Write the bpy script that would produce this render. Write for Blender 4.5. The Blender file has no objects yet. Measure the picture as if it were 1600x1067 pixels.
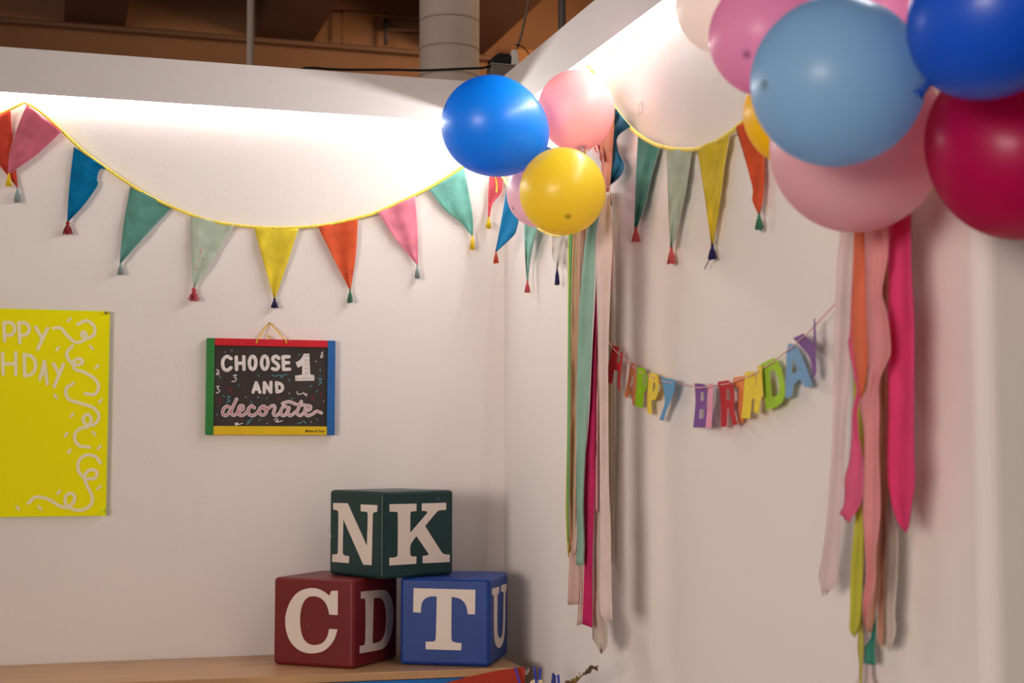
import bpy, bmesh, math, random
from mathutils import Vector, Matrix, noise

random.seed(7)
scene = bpy.context.scene
col = scene.collection

# ------------------------------------------------------------------ camera
F, TH, PI_, CAM = 2337.7, 0.2955, 0.072, Vector((-1.4651, -4.9, 1.4))
cam_d = bpy.data.cameras.new('camera'); cam = bpy.data.objects.new('camera', cam_d); col.objects.link(cam)
cam_d.sensor_width = 36; cam_d.lens = F * 36 / 1600
cam.location = CAM; cam.rotation_euler = (math.pi / 2 + PI_, 0, -TH)
cam_d.dof.use_dof = True; cam_d.dof.focus_distance = 4.55; cam_d.dof.aperture_fstop = 4.2
cam_d.clip_end = 100
scene.camera = cam
scene.view_settings.view_transform = 'Standard'; scene.view_settings.look = 'None'
scene.view_settings.gamma = 1; scene.view_settings.use_curve_mapping = False
scene.view_settings.exposure = 0.22

# ------------------------------------------------------------------ light
WORLD, WORLD_COL = 0.30, (1.0, .87, .78)
LED_W, LED_TILT, FILL_W, WARM_W = 16.0, 87, 59.0, 31.0
w = bpy.data.worlds.new('world'); scene.world = w; w.use_nodes = True
w.node_tree.nodes['Background'].inputs[0].default_value = (*WORLD_COL, 1)
w.node_tree.nodes['Background'].inputs[1].default_value = WORLD

def area(name, loc, direction, sx, sy, power, colour, spread=math.pi):
    l = bpy.data.lights.new(name, 'AREA'); l.shape = 'RECTANGLE'; l.size = sx; l.size_y = sy
    l.energy = power; l.color = colour; l.spread = spread
    o = bpy.data.objects.new(name, l); col.objects.link(o); o.location = loc
    o.rotation_euler = Vector(direction).to_track_quat('-Z', 'Y').to_euler()
    return o
ZB, ZT, ZS, YE = 2.509, 2.652, 0.7404, -2.76
FD = 0.05
LED_COL = (1.0, .97, .95)
a = area('led_light_left', (-1.75, -.006, ZB - .010), (0, .25, -1), 3.4, .004, LED_W * 1.15, LED_COL)
a.rotation_euler = (math.radians(-LED_TILT), 0, 0)
a = area('led_light_right', (-.006, YE / 2 - .02, ZB - .010), (0, 0, -1), .004, abs(YE) - .1, LED_W, LED_COL)
a.rotation_euler = (0, math.radians(LED_TILT), 0)
area('added_fill_light', (-10.2, -11.4, 2.3), (9.8, 8.9, -.05), 5.0, 3.0, FILL_W, (1.0, .86, .76), math.radians(44))  # unseen fill added at front left to brighten balloons and walls, no real window
area('warehouse_lamp', (2.6, 3.2, 4.0), (-.15, .8, .1), .9, .6, WARM_W, (1.0, .66, .38))

# ------------------------------------------------------------------ projection helpers: a pixel of the photo to a point on a real plane
FH = Vector((math.sin(TH), math.cos(TH), 0)); RT = Vector((math.cos(TH), -math.sin(TH), 0)); UZ = Vector((0, 0, 1))
FW = math.cos(PI_) * FH + math.sin(PI_) * UZ; UP = -math.sin(PI_) * FH + math.cos(PI_) * UZ
def ray(px, py): return FW + RT * ((px - 800) / F) + UP * ((533.5 - py) / F)
def L(px, py, off=0.0):
    d = ray(px, py); return CAM + d * ((-off - CAM.y) / d.y)
def R(px, py, off=0.0):
    d = ray(px, py); return CAM + d * ((-off - CAM.x) / d.x)
def Z(px, py, z):
    d = ray(px, py); return CAM + d * ((z - CAM.z) / d.z)
def D(px, py, depth): return CAM + ray(px, py) * depth
def plane_hit(px, py, p0, n):
    d = ray(px, py); return CAM + d * ((p0 - CAM).dot(n) / d.dot(n))

# ------------------------------------------------------------------ materials
def lin(c):
    c = c / 255
    return c / 12.92 if c <= .04045 else ((c + .055) / 1.055) ** 2.4
def rgb(c): return (lin(c[0]), lin(c[1]), lin(c[2]), 1)
_m = {}
def mat(name, c, rough=.6, kind='plain', metal=0, spec=.5, **k):
    key = (name, tuple(c), rough, kind)
    if key in _m: return _m[key]
    m = bpy.data.materials.new(name); m.use_nodes = True
    nt = m.node_tree; N = nt.nodes; lk = nt.links
    b = N['Principled BSDF']; out = N['Material Output']
    b.inputs['Base Color'].default_value = rgb(c); b.inputs['Roughness'].default_value = rough
    b.inputs['Metallic'].default_value = metal; b.inputs['Specular IOR Level'].default_value = spec
    tc = N.new('ShaderNodeTexCoord')
    def noise_n(scale, detail=3, src='Object', stretch=None):
        n = N.new('ShaderNodeTexNoise'); n.inputs['Scale'].default_value = scale; n.inputs['Detail'].default_value = detail
        if stretch:
            mp = N.new('ShaderNodeMapping'); mp.inputs['Scale'].default_value = stretch
            lk.new(tc.outputs[src], mp.inputs[0]); lk.new(mp.outputs[0], n.inputs['Vector'])
        else: lk.new(tc.outputs[src], n.inputs['Vector'])
        return n
    def vary(n, lo, hi):
        r = N.new('ShaderNodeValToRGB')
        base = rgb(c)
        r.color_ramp.elements[0].position = .3; r.color_ramp.elements[1].position = .7
        r.color_ramp.elements[0].color = (*[min(1, x * lo) for x in base[:3]], 1)
        r.color_ramp.elements[1].color = (*[min(1, x * hi) for x in base[:3]], 1)
        lk.new(n.outputs[0], r.inputs[0]); return r
    def bump(n, strength, dist=.002):
        bp = N.new('ShaderNodeBump'); bp.inputs['Strength'].default_value = strength; bp.inputs['Distance'].default_value = dist
        lk.new(n.outputs[0], bp.inputs['Height']); lk.new(bp.outputs[0], b.inputs['Normal']); return bp
    def through(fac, colour):
        t = N.new('ShaderNodeBsdfTranslucent'); mx = N.new('ShaderNodeMixShader'); mx.inputs[0].default_value = fac
        if isinstance(colour, tuple): t.inputs[0].default_value = colour
        else: lk.new(colour, t.inputs[0])
        lk.new(b.outputs[0], mx.inputs[1]); lk.new(t.outputs[0], mx.inputs[2]); lk.new(mx.outputs[0], out.inputs[0])
    if kind == 'wall':
        r = vary(noise_n(1.3, 4), .97, 1.02); lk.new(r.outputs[0], b.inputs['Base Color'])
        bump(noise_n(150, 3), .26, .002)
    elif kind == 'cloth':
        r = vary(noise_n(22, 5), .84, 1.1)
        uv = N.new('ShaderNodeSeparateXYZ'); lk.new(tc.outputs['UV'], uv.inputs[0])
        # pale frayed selvedge along both long edges
        s1 = N.new('ShaderNodeMath'); s1.operation = 'SUBTRACT'; s1.inputs[1].default_value = .5; lk.new(uv.outputs[0], s1.inputs[0])
        s2 = N.new('ShaderNodeMath'); s2.operation = 'ABSOLUTE'; lk.new(s1.outputs[0], s2.inputs[0])
        s3 = N.new('ShaderNodeMath'); s3.operation = 'GREATER_THAN'; s3.inputs[1].default_value = .483; lk.new(s2.outputs[0], s3.inputs[0])
        s4 = N.new('ShaderNodeMath'); s4.operation = 'MULTIPLY'; s4.inputs[1].default_value = .45; lk.new(s3.outputs[0], s4.inputs[0])
        mx = N.new('ShaderNodeMixRGB'); mx.inputs[2].default_value = (.85, .78, .72, 1)
        lk.new(s4.outputs[0], mx.inputs[0]); lk.new(r.outputs[0], mx.inputs[1]); last = mx.outputs[0]
        if k.get('print'):
            v = N.new('ShaderNodeTexNoise'); v.inputs['Scale'].default_value = 70; v.inputs['Detail'].default_value = 1; lk.new(tc.outputs['Object'], v.inputs['Vector'])
            v2 = N.new('ShaderNodeVectorMath'); v2.operation = 'DISTANCE'; v2.inputs[1].default_value = (.42, .62, 0); lk.new(tc.outputs['UV'], v2.inputs[0])
            lt = N.new('ShaderNodeMath'); lt.operation = 'LESS_THAN'; lt.inputs[1].default_value = .2; lk.new(v2.outputs['Value'], lt.inputs[0])
            gt = N.new('ShaderNodeMath'); gt.operation = 'GREATER_THAN'; gt.inputs[1].default_value = .57; lk.new(v.outputs[0], gt.inputs[0])
            ml = N.new('ShaderNodeMath'); ml.operation = 'MULTIPLY'; lk.new(lt.outputs[0], ml.inputs[0]); lk.new(gt.outputs[0], ml.inputs[1])
            m3 = N.new('ShaderNodeMath'); m3.operation = 'MULTIPLY'; m3.inputs[1].default_value = .55; lk.new(ml.outputs[0], m3.inputs[0])
            mx2 = N.new('ShaderNodeMixRGB'); mx2.inputs[2].default_value = rgb((225, 120, 110)); lk.new(m3.outputs[0], mx2.inputs[0]); lk.new(last, mx2.inputs[1]); last = mx2.outputs[0]
        lk.new(last, b.inputs['Base Color'])
        bump(noise_n(38, 5), .55, .006); through(.22, last)
    elif kind == 'crepe':
        r = vary(noise_n(9, 3), .93, 1.05); lk.new(r.outputs[0], b.inputs['Base Color'])
        bump(noise_n(1, 3, stretch=(60, 60, 650)), .55, .0012); through(.38, r.outputs[0])
    elif kind == 'balloon':
        # thicker, darker rubber round the crown and the neck
        uv = N.new('ShaderNodeSeparateXYZ'); lk.new(tc.outputs['UV'], uv.inputs[0])
        r = N.new('ShaderNodeValToRGB'); base = rgb(c)
        e = r.color_ramp.elements; dk = (*[x * .38 for x in base[:3]], 1)
        e[0].position = 0; e[0].color = dk; e[1].position = .035; e[1].color = base
        e2 = e.new(.93); e2.color = base; e3 = e.new(1); e3.color = dk
        lk.new(uv.outputs[1], r.inputs[0]); lk.new(r.outputs[0], b.inputs['Base Color'])
        b.inputs['Coat Weight'].default_value = .25; b.inputs['Coat Roughness'].default_value = .22
        bump(noise_n(35, 3), .06, .002); through(k.get('thin', .35), r.outputs[0])
    elif kind == 'felt':
        r = vary(noise_n(160, 4), .8, 1.15); lk.new(r.outputs[0], b.inputs['Base Color']); bump(noise_n(500, 3), .7, .001)
        b.inputs['Sheen Weight'].default_value = .25
    elif kind == 'wood':
        r = vary(noise_n(1, 5, stretch=(2.5, 40, 40)), .82, 1.12); lk.new(r.outputs[0], b.inputs['Base Color'])
        bump(noise_n(1, 3, stretch=(8, 160, 160)), .1, .001)
    elif kind == 'paint':
        # painted wood with sparse pale chips
        n = noise_n(26, 2); n2 = noise_n(7, 3)
        r = vary(n2, .9, 1.08)
        gt = N.new('ShaderNodeMath'); gt.operation = 'GREATER_THAN'; gt.inputs[1].default_value = .765; lk.new(n.outputs[0], gt.inputs[0])
        mx = N.new('ShaderNodeMixRGB'); mx.inputs[2].default_value = (.5, .42, .35, 1); lk.new(gt.outputs[0], mx.inputs[0]); lk.new(r.outputs[0], mx.inputs[1])
        lk.new(mx.outputs[0], b.inputs['Base Color']); bump(noise_n(60, 2), .05, .001)
    elif kind == 'chalk':
        r = vary(noise_n(90, 4), .78, 1.08); lk.new(r.outputs[0], b.inputs['Base Color'])
    elif kind == 'slate':
        r = vary(noise_n(14, 5), .8, 1.25); lk.new(r.outputs[0], b.inputs['Base Color'])
    elif kind == 'plaster':
        r = vary(noise_n(1.2, 4), .85, 1.1); lk.new(r.outputs[0], b.inputs['Base Color']); bump(noise_n(30, 3), .2, .004)
    elif kind == 'printed':
        v = N.new('ShaderNodeTexVoronoi'); v.inputs['Scale'].default_value = 55; lk.new(tc.outputs['Object'], v.inputs['Vector'])
        lt = N.new('ShaderNodeMath'); lt.operation = 'LESS_THAN'; lt.inputs[1].default_value = .42; lk.new(v.outputs['Distance'], lt.inputs[0])
        mx = N.new('ShaderNodeMixRGB'); mx.inputs[1].default_value = rgb((245, 232, 225)); mx.inputs[2].default_value = rgb(c)
        lk.new(lt.outputs[0], mx.inputs[0]); lk.new(mx.outputs[0], b.inputs['Base Color'])
    elif kind == 'acrylic':
        b.inputs['Specular IOR Level'].default_value = .2; vary(noise_n(3), .98, 1.02)
    elif kind == 'emit':
        b.inputs['Emission Color'].default_value = rgb(c); b.inputs['Emission Strength'].default_value = k.get('strength', 10)
    else:
        r = vary(noise_n(40, 3), .985, 1.01); lk.new(r.outputs[0], b.inputs['Base Color'])
    _m[key] = m
    return m

# ------------------------------------------------------------------ object helpers
def world_loc(o):
    p = Vector(o.location); q = o.parent
    while q: p = p + q.location; q = q.parent
    return p
def tag(o, label=None, cat=None, group=None, kind=None):
    if label: o['label'] = label
    if cat: o['category'] = cat
    if group: o['group'] = group
    if kind: o['kind'] = kind
    return o
def empty(name, loc, label, cat, group=None):
    o = bpy.data.objects.new(name, None); col.objects.link(o); o.location = loc; o.empty_display_size = .02
    return tag(o, label, cat, group)
def link(name, me, m, parent=None, smooth=False, solid=0, bevel=0, subsurf=0):
    n = len(me.vertices); lo = Vector((1e9,) * 3); hi = -lo
    for v in me.vertices:
        for i in range(3): lo[i] = min(lo[i], v.co[i]); hi[i] = max(hi[i], v.co[i])
    c = (lo + hi) / 2
    me.transform(Matrix.Translation(-c))
    me.materials.clear(); me.materials.append(m)
    if smooth:
        for p in me.polygons: p.use_smooth = True
    o = bpy.data.objects.new(name, me); col.objects.link(o)
    o.location = c
    if parent: o.location = c - world_loc(parent); o.parent = parent
    if bevel:
        b = o.modifiers.new('bevel', 'BEVEL'); b.width = bevel; b.segments = 3; b.limit_method = 'ANGLE'; b.harden_normals = False
    if solid:
        s = o.modifiers.new('thickness', 'SOLIDIFY'); s.thickness = solid; s.offset = 0
    if subsurf:
        s = o.modifiers.new('sub', 'SUBSURF'); s.levels = subsurf; s.render_levels = subsurf
    return o
def mesh_from(name, verts, faces, uvs=None):
    me = bpy.data.meshes.new(name); me.from_pydata([tuple(v) for v in verts], [], faces)
    if uvs:
        l = me.uv_layers.new(name='uv')
        for lp in me.loops: l.data[lp.index].uv = uvs[lp.vertex_index]
    me.update(); return me
def bm_obj(name, bm, m, parent=None, **k):
    bmesh.ops.recalc_face_normals(bm, faces=bm.faces[:])
    me = bpy.data.meshes.new(name); bm.to_mesh(me); bm.free(); return link(name, me, m, parent, **k)
def add_box(bm, lo, hi, rot=None, at=None):
    vs = [Vector((x, y, z)) for x in (lo[0], hi[0]) for y in (lo[1], hi[1]) for z in (lo[2], hi[2])]
    if rot is not None: vs = [at + rot @ v for v in vs]
    v = [bm.verts.new(p) for p in vs]
    for f in ((0, 1, 3, 2), (4, 6, 7, 5), (0, 4, 5, 1), (2, 3, 7, 6), (0, 2, 6, 4), (1, 5, 7, 3)): bm.faces.new([v[i] for i in f])
def box(name, lo, hi, m, parent=None, **k):
    bm = bmesh.new(); add_box(bm, lo, hi); return bm_obj(name, bm, m, parent, **k)
def smooth_pts(pts, n, closed=False):
    """Catmull-Rom through pts, resampled to n points evenly along its length."""
    pts = [Vector(p) for p in pts]
    if len(pts) == 2: return [pts[0].lerp(pts[1], i / (n - 1)) for i in range(n)]
    P = [2 * pts[0] - pts[1]] + pts + [2 * pts[-1] - pts[-2]]
    d = []
    for i in range(1, len(P) - 2):
        p0, p1, p2, p3 = P[i - 1:i + 3]
        for j in range(12):
            t = j / 12
            d.append(.5 * ((2 * p1) + (p2 - p0) * t + (2 * p0 - 5 * p1 + 4 * p2 - p3) * t * t + (3 * p1 - p0 - 3 * p2 + p3) * t ** 3))
    d.append(pts[-1])
    return resample(d, n)
def resample(d, n):
    s = [0]
    for a, b in zip(d, d[1:]): s.append(s[-1] + (b - a).length)
    out = []; j = 0
    for i in range(n):
        t = s[-1] * i / (n - 1)
        while j < len(d) - 2 and s[j + 1] < t: j += 1
        u = (t - s[j]) / max(1e-9, s[j + 1] - s[j]); out.append(d[j].lerp(d[j + 1], max(0, min(1, u))))
    return out
def add_tube(bm, pts, r, seg=8, r_end=None):
    pts = [Vector(p) for p in pts]; rings = []
    n = len(pts); up = Vector((.13, .21, .97))
    for i, p in enumerate(pts):
        t = (pts[min(i + 1, n - 1)] - pts[max(i - 1, 0)]).normalized()
        if abs(t.dot(up)) > .98: up = Vector((.9, .3, .1))
        x = t.cross(up).normalized(); y = t.cross(x).normalized()
        rr = r if r_end is None else r + (r_end - r) * i / (n - 1)
        rings.append([bm.verts.new(p + rr * (math.cos(a) * x + math.sin(a) * y)) for a in [2 * math.pi * k / seg for k in range(seg)]])
    for A, B in zip(rings, rings[1:]):
        for k in range(seg): bm.faces.new((A[k], A[(k + 1) % seg], B[(k + 1) % seg], B[k]))
    bm.faces.new(rings[0][::-1]); bm.faces.new(rings[-1])
def tube(name, pts, r, m, parent=None, seg=8, r_end=None, **k):
    bm = bmesh.new(); add_tube(bm, pts, r, seg, r_end); return bm_obj(name, bm, m, parent, smooth=True, **k)
def soften(lp, turns=2, limit=50):
    """Round the gentle bends of an outline (corner cutting) and keep its sharp corners."""
    for _ in range(turns):
        out = []
        for i, p in enumerate(lp):
            a = Vector(lp[i - 1]).to_2d(); b = Vector(p).to_2d(); c = Vector(lp[(i + 1) % len(lp)]).to_2d()
            u, v = b - a, c - b
            if u.length < 1e-6 or v.length < 1e-6 or math.degrees(abs(u.angle_signed(v))) > limit: out.append(tuple(b))
            else: out += [tuple(b - u * .25), tuple(b + v * .25)]
        lp = out
    return lp
def outline_mesh(name, loops, thick, place):
    """Fill px outlines (first outer, then holes), give them thickness; place(x, y, h) gives the world point, h from 0 (back) to thick (front)."""
    cu = bpy.data.curves.new(name, 'CURVE'); cu.dimensions = '2D'; cu.fill_mode = 'BOTH'; cu.extrude = .5
    for lp in [soften(q) for q in loops]:
        sp = cu.splines.new('POLY'); sp.points.add(len(lp) - 1); sp.use_cyclic_u = True
        for q, p in zip(sp.points, lp): q.co = (p[0], p[1], 0, 1)
    o = bpy.data.objects.new(name, cu); col.objects.link(o)
    dg = bpy.context.evaluated_depsgraph_get()
    me = bpy.data.meshes.new_from_object(o.evaluated_get(dg)); bpy.data.objects.remove(o)
    me.name = name
    for v in me.vertices: v.co = place(v.co.x, v.co.y, (v.co.z + .5) * thick)
    bm = bmesh.new(); bm.from_mesh(me); bmesh.ops.remove_doubles(bm, verts=bm.verts[:], dist=1e-5)
    bmesh.ops.recalc_face_normals(bm, faces=bm.faces[:]); bm.to_mesh(me); bm.free()
    return me
RAMP = .0003
def strokes(bm, lines, width, place, h0, h1, smooth=True):
    """Hand-painted strokes with round ends, a hair thick; lines in px; place(x, y, h)."""
    for li, ln in enumerate(lines):
        pts = smooth_pts([(p[0], p[1], 0) for p in ln], max(4, 7 * len(ln))) if smooth and len(ln) > 2 else resample([Vector((p[0], p[1], 0)) for p in ln], max(2, 2 * len(ln)))
        n = len(pts); Ls, Rs = [], []
        t0 = (pts[1] - pts[0]).normalized(); t1 = (pts[-1] - pts[-2]).normalized(); r = width / 2
        prof = [(pts[0] - t0 * r * math.cos(a), r * math.sin(a), t0) for a in (.25, .7, 1.2)] + [(p, r, None) for p in pts] + [(pts[-1] + t1 * r * math.cos(a), r * math.sin(a), t1) for a in (1.2, .7, .25)]
        for i, (p, rr, t) in enumerate(prof):
            if t is None:
                a = prof[max(3, i - 1)][0]; b = prof[min(len(prof) - 4, i + 1)][0]; t = (b - a).normalized()
            nn = Vector((-t.y, t.x, 0)); Ls.append(p + nn * rr); Rs.append(p - nn * rr)
        top = [(bm.verts.new(place(a.x, a.y, h1 + RAMP * (i / len(Ls) + .37 * li % 1))), bm.verts.new(place(b.x, b.y, h1 + RAMP * (i / len(Ls) + .37 * li % 1)))) for i, (a, b) in enumerate(zip(Ls, Rs))]
        bot = [(bm.verts.new(place(a.x, a.y, h0)), bm.verts.new(place(b.x, b.y, h0))) for a, b in zip(Ls, Rs)]
        for i in range(len(top) - 1):
            bm.faces.new((top[i][0], top[i + 1][0], top[i + 1][1], top[i][1]))
            bm.faces.new((top[i][0], bot[i][0], bot[i + 1][0], top[i + 1][0]))
            bm.faces.new((top[i][1], top[i + 1][1], bot[i + 1][1], bot[i][1]))
def strip(name, left, right, place, off, m, parent=None, rows=40, cols=7, fold=.004, wr=.004, wf=14, solid=.0012, seed=0, ragged=0, twist=0):
    """A cloth or paper surface between two edges given in photo pixels, at its own distance from the wall, with folds and crumples."""
    A = smooth_pts([(*p, 0) for p in left], rows); B = smooth_pts([(*p, 0) for p in right], rows)
    V, U, Fc = [], [], []
    for i in range(rows):
        t = i / (rows - 1)
        for j in range(cols):
            s = j / (cols - 1)
            p = A[i].lerp(B[i], s)
            o = off(p.x, p.y) if callable(off) else off
            o += fold * math.sin(s * 2.6 * math.pi + seed + 3 * t) * (1 if not twist else 1) + twist * (s - .5) * math.sin(t * 5 + seed)
            q = place(p.x, p.y, max(.003, o))
            nz = noise.noise(Vector((q.x * wf + seed * 7.3, q.y * wf, q.z * wf))) + .5 * noise.noise(Vector((q.x * wf * 2.3, q.y * wf * 2.3 + seed, q.z * wf * 2.3)))
            yy = p.y + (ragged * (random.random() - .3) if i == rows - 1 else 0)
            V.append(place(p.x, yy, max(.003, o + wr * nz))); U.append((s, t))
    for i in range(rows - 1):
        for j in range(cols - 1):
            a = i * cols + j; Fc.append((a, a + 1, a + cols + 1, a + cols))
    return link(name, mesh_from(name, V, Fc, U), m, parent, smooth=True, solid=solid)

# ------------------------------------------------------------------ setting
M_wall = mat('wall_paint', (236, 229, 225), .7, 'wall', spec=.25)
M_fascia = mat('fascia_paint', (204, 198, 196), .55, 'plain')
def struct(o): o['kind'] = 'structure'; return o
struct(box('wall_left', (-4.2, 0, 0), (.14, .14, ZT), M_wall))
# right partition: a long wall ending in a rounded corner that turns away to the right
bm = bmesh.new(); rr = .032
prof = [(0, -.0005), (0, YE + rr)] + [(rr - rr * math.cos(a), YE + rr - rr * math.sin(a)) for a in [math.pi / 2 * k / 6 for k in range(1, 7)]] + [(1.8, YE), (1.8, YE + .14), (.14, YE + .14), (.14, -.0005)]
bv = [bm.verts.new((x, y, 0)) for x, y in prof]; tv = [bm.verts.new((x, y, ZT)) for x, y in prof]
for i in range(len(prof)):
    j = (i + 1) % len(prof); bm.faces.new((bv[i], bv[j], tv[j], tv[i]))
bm.faces.new(tv); bm.faces.new(bv[::-1])
struct(bm_obj('wall_right', bm, M_wall))
struct(box('floor', (-9, -14, -.06), (9, 7, 0), mat('floor_vinyl', (190, 178, 166), .5, 'plaster')))
# light fascias along the wall tops
bm = bmesh.new()
add_box(bm, (-4.2, -FD, ZB), (-.001 - FD, -.0005, ZT))
struct(bm_obj('trim_1', bm, M_fascia))
bm = bmesh.new()
add_box(bm, (-FD, YE + .03, ZB), (-.0005, -.0005, ZT))
struct(bm_obj('trim_2', bm, M_fascia))

# LED tapes under the fascias
M_tape = mat('led_tape', (240, 240, 240), .5); M_led = mat('led_diode', (255, 250, 245), .4, 'emit', strength=60)
def led(label, p0, p1, across):
    t = empty('led_strip', p0, label, 'light', 'LED strips under the white fascias')
    a = Vector(p0); b = Vector(p1); ac = Vector(across)
    lo = Vector([min(x, y) for x, y in zip(a - ac * .005, b + ac * .005)]); hi = Vector([max(x, y) for x, y in zip(a - ac * .005, b + ac * .005)])
    box('tape', (lo.x, lo.y, ZB - .0022), (hi.x, hi.y, ZB - .0004), M_tape, t)
    bm = bmesh.new(); n = int((b - a).length / .033)
    for k in range(n):
        p = a.lerp(b, (k + .5) / n); add_box(bm, (p.x - .0022, p.y - .0022, ZB - .0042), (p.x + .0022, p.y + .0022, ZB - .0022))
    tag(bm_obj('diodes', bm, M_led, t), 'row of glowing diodes', kind='stuff')
led('glowing white LED strip along the top of the left wall', (-3.45, -.012, ZB), (-.07, -.012, ZB), (0, 1, 0))
led('glowing white LED strip along the top of the right wall', (-.012, YE + .05, ZB), (-.012, -.07, ZB), (1, 0, 0))

# ------------------------------------------------------------------ the hall beyond the partition
M_brown = mat('brown_plaster', (180, 132, 96), .9, 'plaster'); M_beam = mat('brown_beam', (120, 84, 60), .9, 'plaster')
YF = 6.0
struct(box('wall_far', (-9, YF, 0), (9, YF + .15, 6.2), M_brown))
ce = struct(box('ceiling', (-9, -14, 5.0), (9, YF, 5.15), mat('ceiling_plaster', (120, 86, 64), .9, 'plaster')))
zb = L(450, 62, -YF).z
for px in (150, 447, 715, 985):
    c = L(px, 62, -YF).x
    b = box('ceiling_beam', (c - .22, -4, zb), (c + .2, YF - .001, 4.999), M_beam, ce)
M_cover = mat('canvas_cover', (232, 214, 200), .85, 'plaster')
c0 = D(702, 60, 8.6)
cl = empty('column', (c0.x, c0.y, 0), 'round wrapped column rising behind the partition wall', 'column')
bm = bmesh.new(); bmesh.ops.create_cone(bm, cap_ends=True, segments=40, radius1=.172, radius2=.172, depth=5.0, matrix=Matrix.Translation((c0.x, c0.y, 2.5)))
bm_obj('shaft', bm, M_cover, cl, smooth=False)
for py in (22, 68, 112):
    z = D(702, py, 8.43).z; bm = bmesh.new()
    bmesh.ops.create_cone(bm, cap_ends=False, segments=40, radius1=.1735, radius2=.1735, depth=.01, matrix=Matrix.Translation((c0.x, c0.y, z)))
    bm_obj('wrap_seam', bm, mat('seam', (176, 156, 140), .9), cl)
M_pipe = mat('pale_pipe', (205, 190, 180), .5); M_dpipe = mat('dark_pipe', (90, 80, 78), .5); M_bpipe = mat('brown_pipe', (150, 112, 86), .7)
def pipe(name, pts, r, m, label, cat='pipe', **k): return tag(tube(name, pts, r, m, seg=12), label, cat, **k)
p = D(391, 60, 8.2); pipe('vertical_pipe', [(p.x, p.y, 2.3), (p.x, p.y, 5.0)], .02, M_pipe, 'thin pale vertical pipe left of the wrapped column')
p = D(878, 40, 7.5); pipe('vertical_pipe', [(p.x, p.y, 2.3), (p.x, p.y, 5.0)], .02, M_dpipe, 'dark grey vertical pipe above the right partition')
pz = L(300, 54, -YF + .12); pipe('wall_pipe', [(-8, pz.y, pz.z), (8, pz.y, pz.z)], .02, M_bpipe, 'long horizontal pipe along the brown far wall')
a = L(535, 18, -YF + .1); b = L(535, 74, -YF + .1)
pipe('drop_pipe', [(a.x, a.y, b.z), (a.x, a.y, a.z), (a.x + .6, a.y, a.z), (a.x + 1.1, a.y, a.z)], .012, M_bpipe, 'bent brown pipe dropping to the wall pipe beside the column')
fx = empty('sprinkler_branch', L(603, 42, -YF + .1), 'dark valve on a short pipe left of the column', 'valve')
a = L(603, 30, -YF + .1); b = L(603, 70, -YF + .1); tube('riser', [b, a], .016, M_dpipe, fx, 10)
tube('branch', [L(603, 46, -YF + .1), L(700, 48, -YF + .1)], .016, M_bpipe, fx, 10)
bm = bmesh.new(); q = L(604, 38, -YF + .1); bmesh.ops.create_uvsphere(bm, u_segments=12, v_segments=8, radius=.034, matrix=Matrix.Translation(q)); bm_obj('valve_body', bm, mat('dark_valve', (45, 38, 36), .5), fx, smooth=True)
q0 = L(806, 60, -YF + .25)
struct(box('trim_3', (q0.x, YF - .25, 0), (q0.x + .9, YF - .001, zb), mat('orange_pier', (205, 140, 85), .9, 'plaster')))

# ------------------------------------------------------------------ power gear on top of the partition
M_grey = mat('grey_metal', (128, 118, 114), .4, metal=.3); M_black = mat('black_plastic', (22, 24, 24), .45); M_white = mat('white_plastic', (215, 208, 204), .45)
pb = Vector((.07, .0, ZT)); sx = D(767, 120, 5.05)
ps = empty('power_strip', (sx.x + .1, .07, ZT), 'grey metal power strip lying on the corner of the partition', 'power strip')
lo = Vector((L(768, 120, -.05).x, .05, ZT)); zt = L(790, 101.5, -.05).z
box('housing', (lo.x, .05, ZT + .0005), (lo.x + .34, .115, zt), M_grey, ps, bevel=.003)
box('top_cover', (lo.x - .002, .048, zt), (lo.x + .342, .117, zt + .004), mat('light_metal', (170, 160, 155), .35, metal=.4), ps)
bm = bmesh.new(); bmesh.ops.create_cone(bm, cap_ends=True, segments=12, radius1=.005, radius2=.004, depth=.006, matrix=Matrix.Translation((lo.x + .085, .047, ZT + .045)) @ Matrix.Rotation(math.pi / 2, 4, 'X'))
bm_obj('screw', bm, M_black, ps)
# black adapter: a wedge with a slanting shoulder
A = [L(q[0], q[1], -.055) for q in ((768, 103), (768, 91), (780, 82), (798, 84), (798, 99))]
bm = bmesh.new(); f0 = [bm.verts.new((v.x, .058, max(v.z, zt + .0045))) for v in A]; f1 = [bm.verts.new((v.x, .108, max(v.z, zt + .0045))) for v in A]
bm.faces.new(f0); bm.faces.new(f1[::-1])
for i in range(5): bm.faces.new((f0[i], f0[(i + 1) % 5], f1[(i + 1) % 5], f1[i]))
ad = tag(bm_obj('power_adapter', bm, M_black, bevel=.004), 'black plug-in adapter standing on the grey power strip', 'adapter')
c = [L(q[0], q[1], -.06) for q in ((768, 103), (760, 106), (735, 107), (700, 108.5), (660, 110), (620, 109), (580, 109), (540, 109), (505, 107.5), (478, 106))]
cable = [Vector((q.x, .06, q.z)) for q in c] + [Vector((c[-1].x - .2, .06, ZT + .006)), Vector((c[-1].x - 1.5, .08, ZT + .006))]
tag(tube('black_cable', smooth_pts(cable, 60), .0045, M_black), 'black cable running along the top of the left wall', 'cable')
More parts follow.
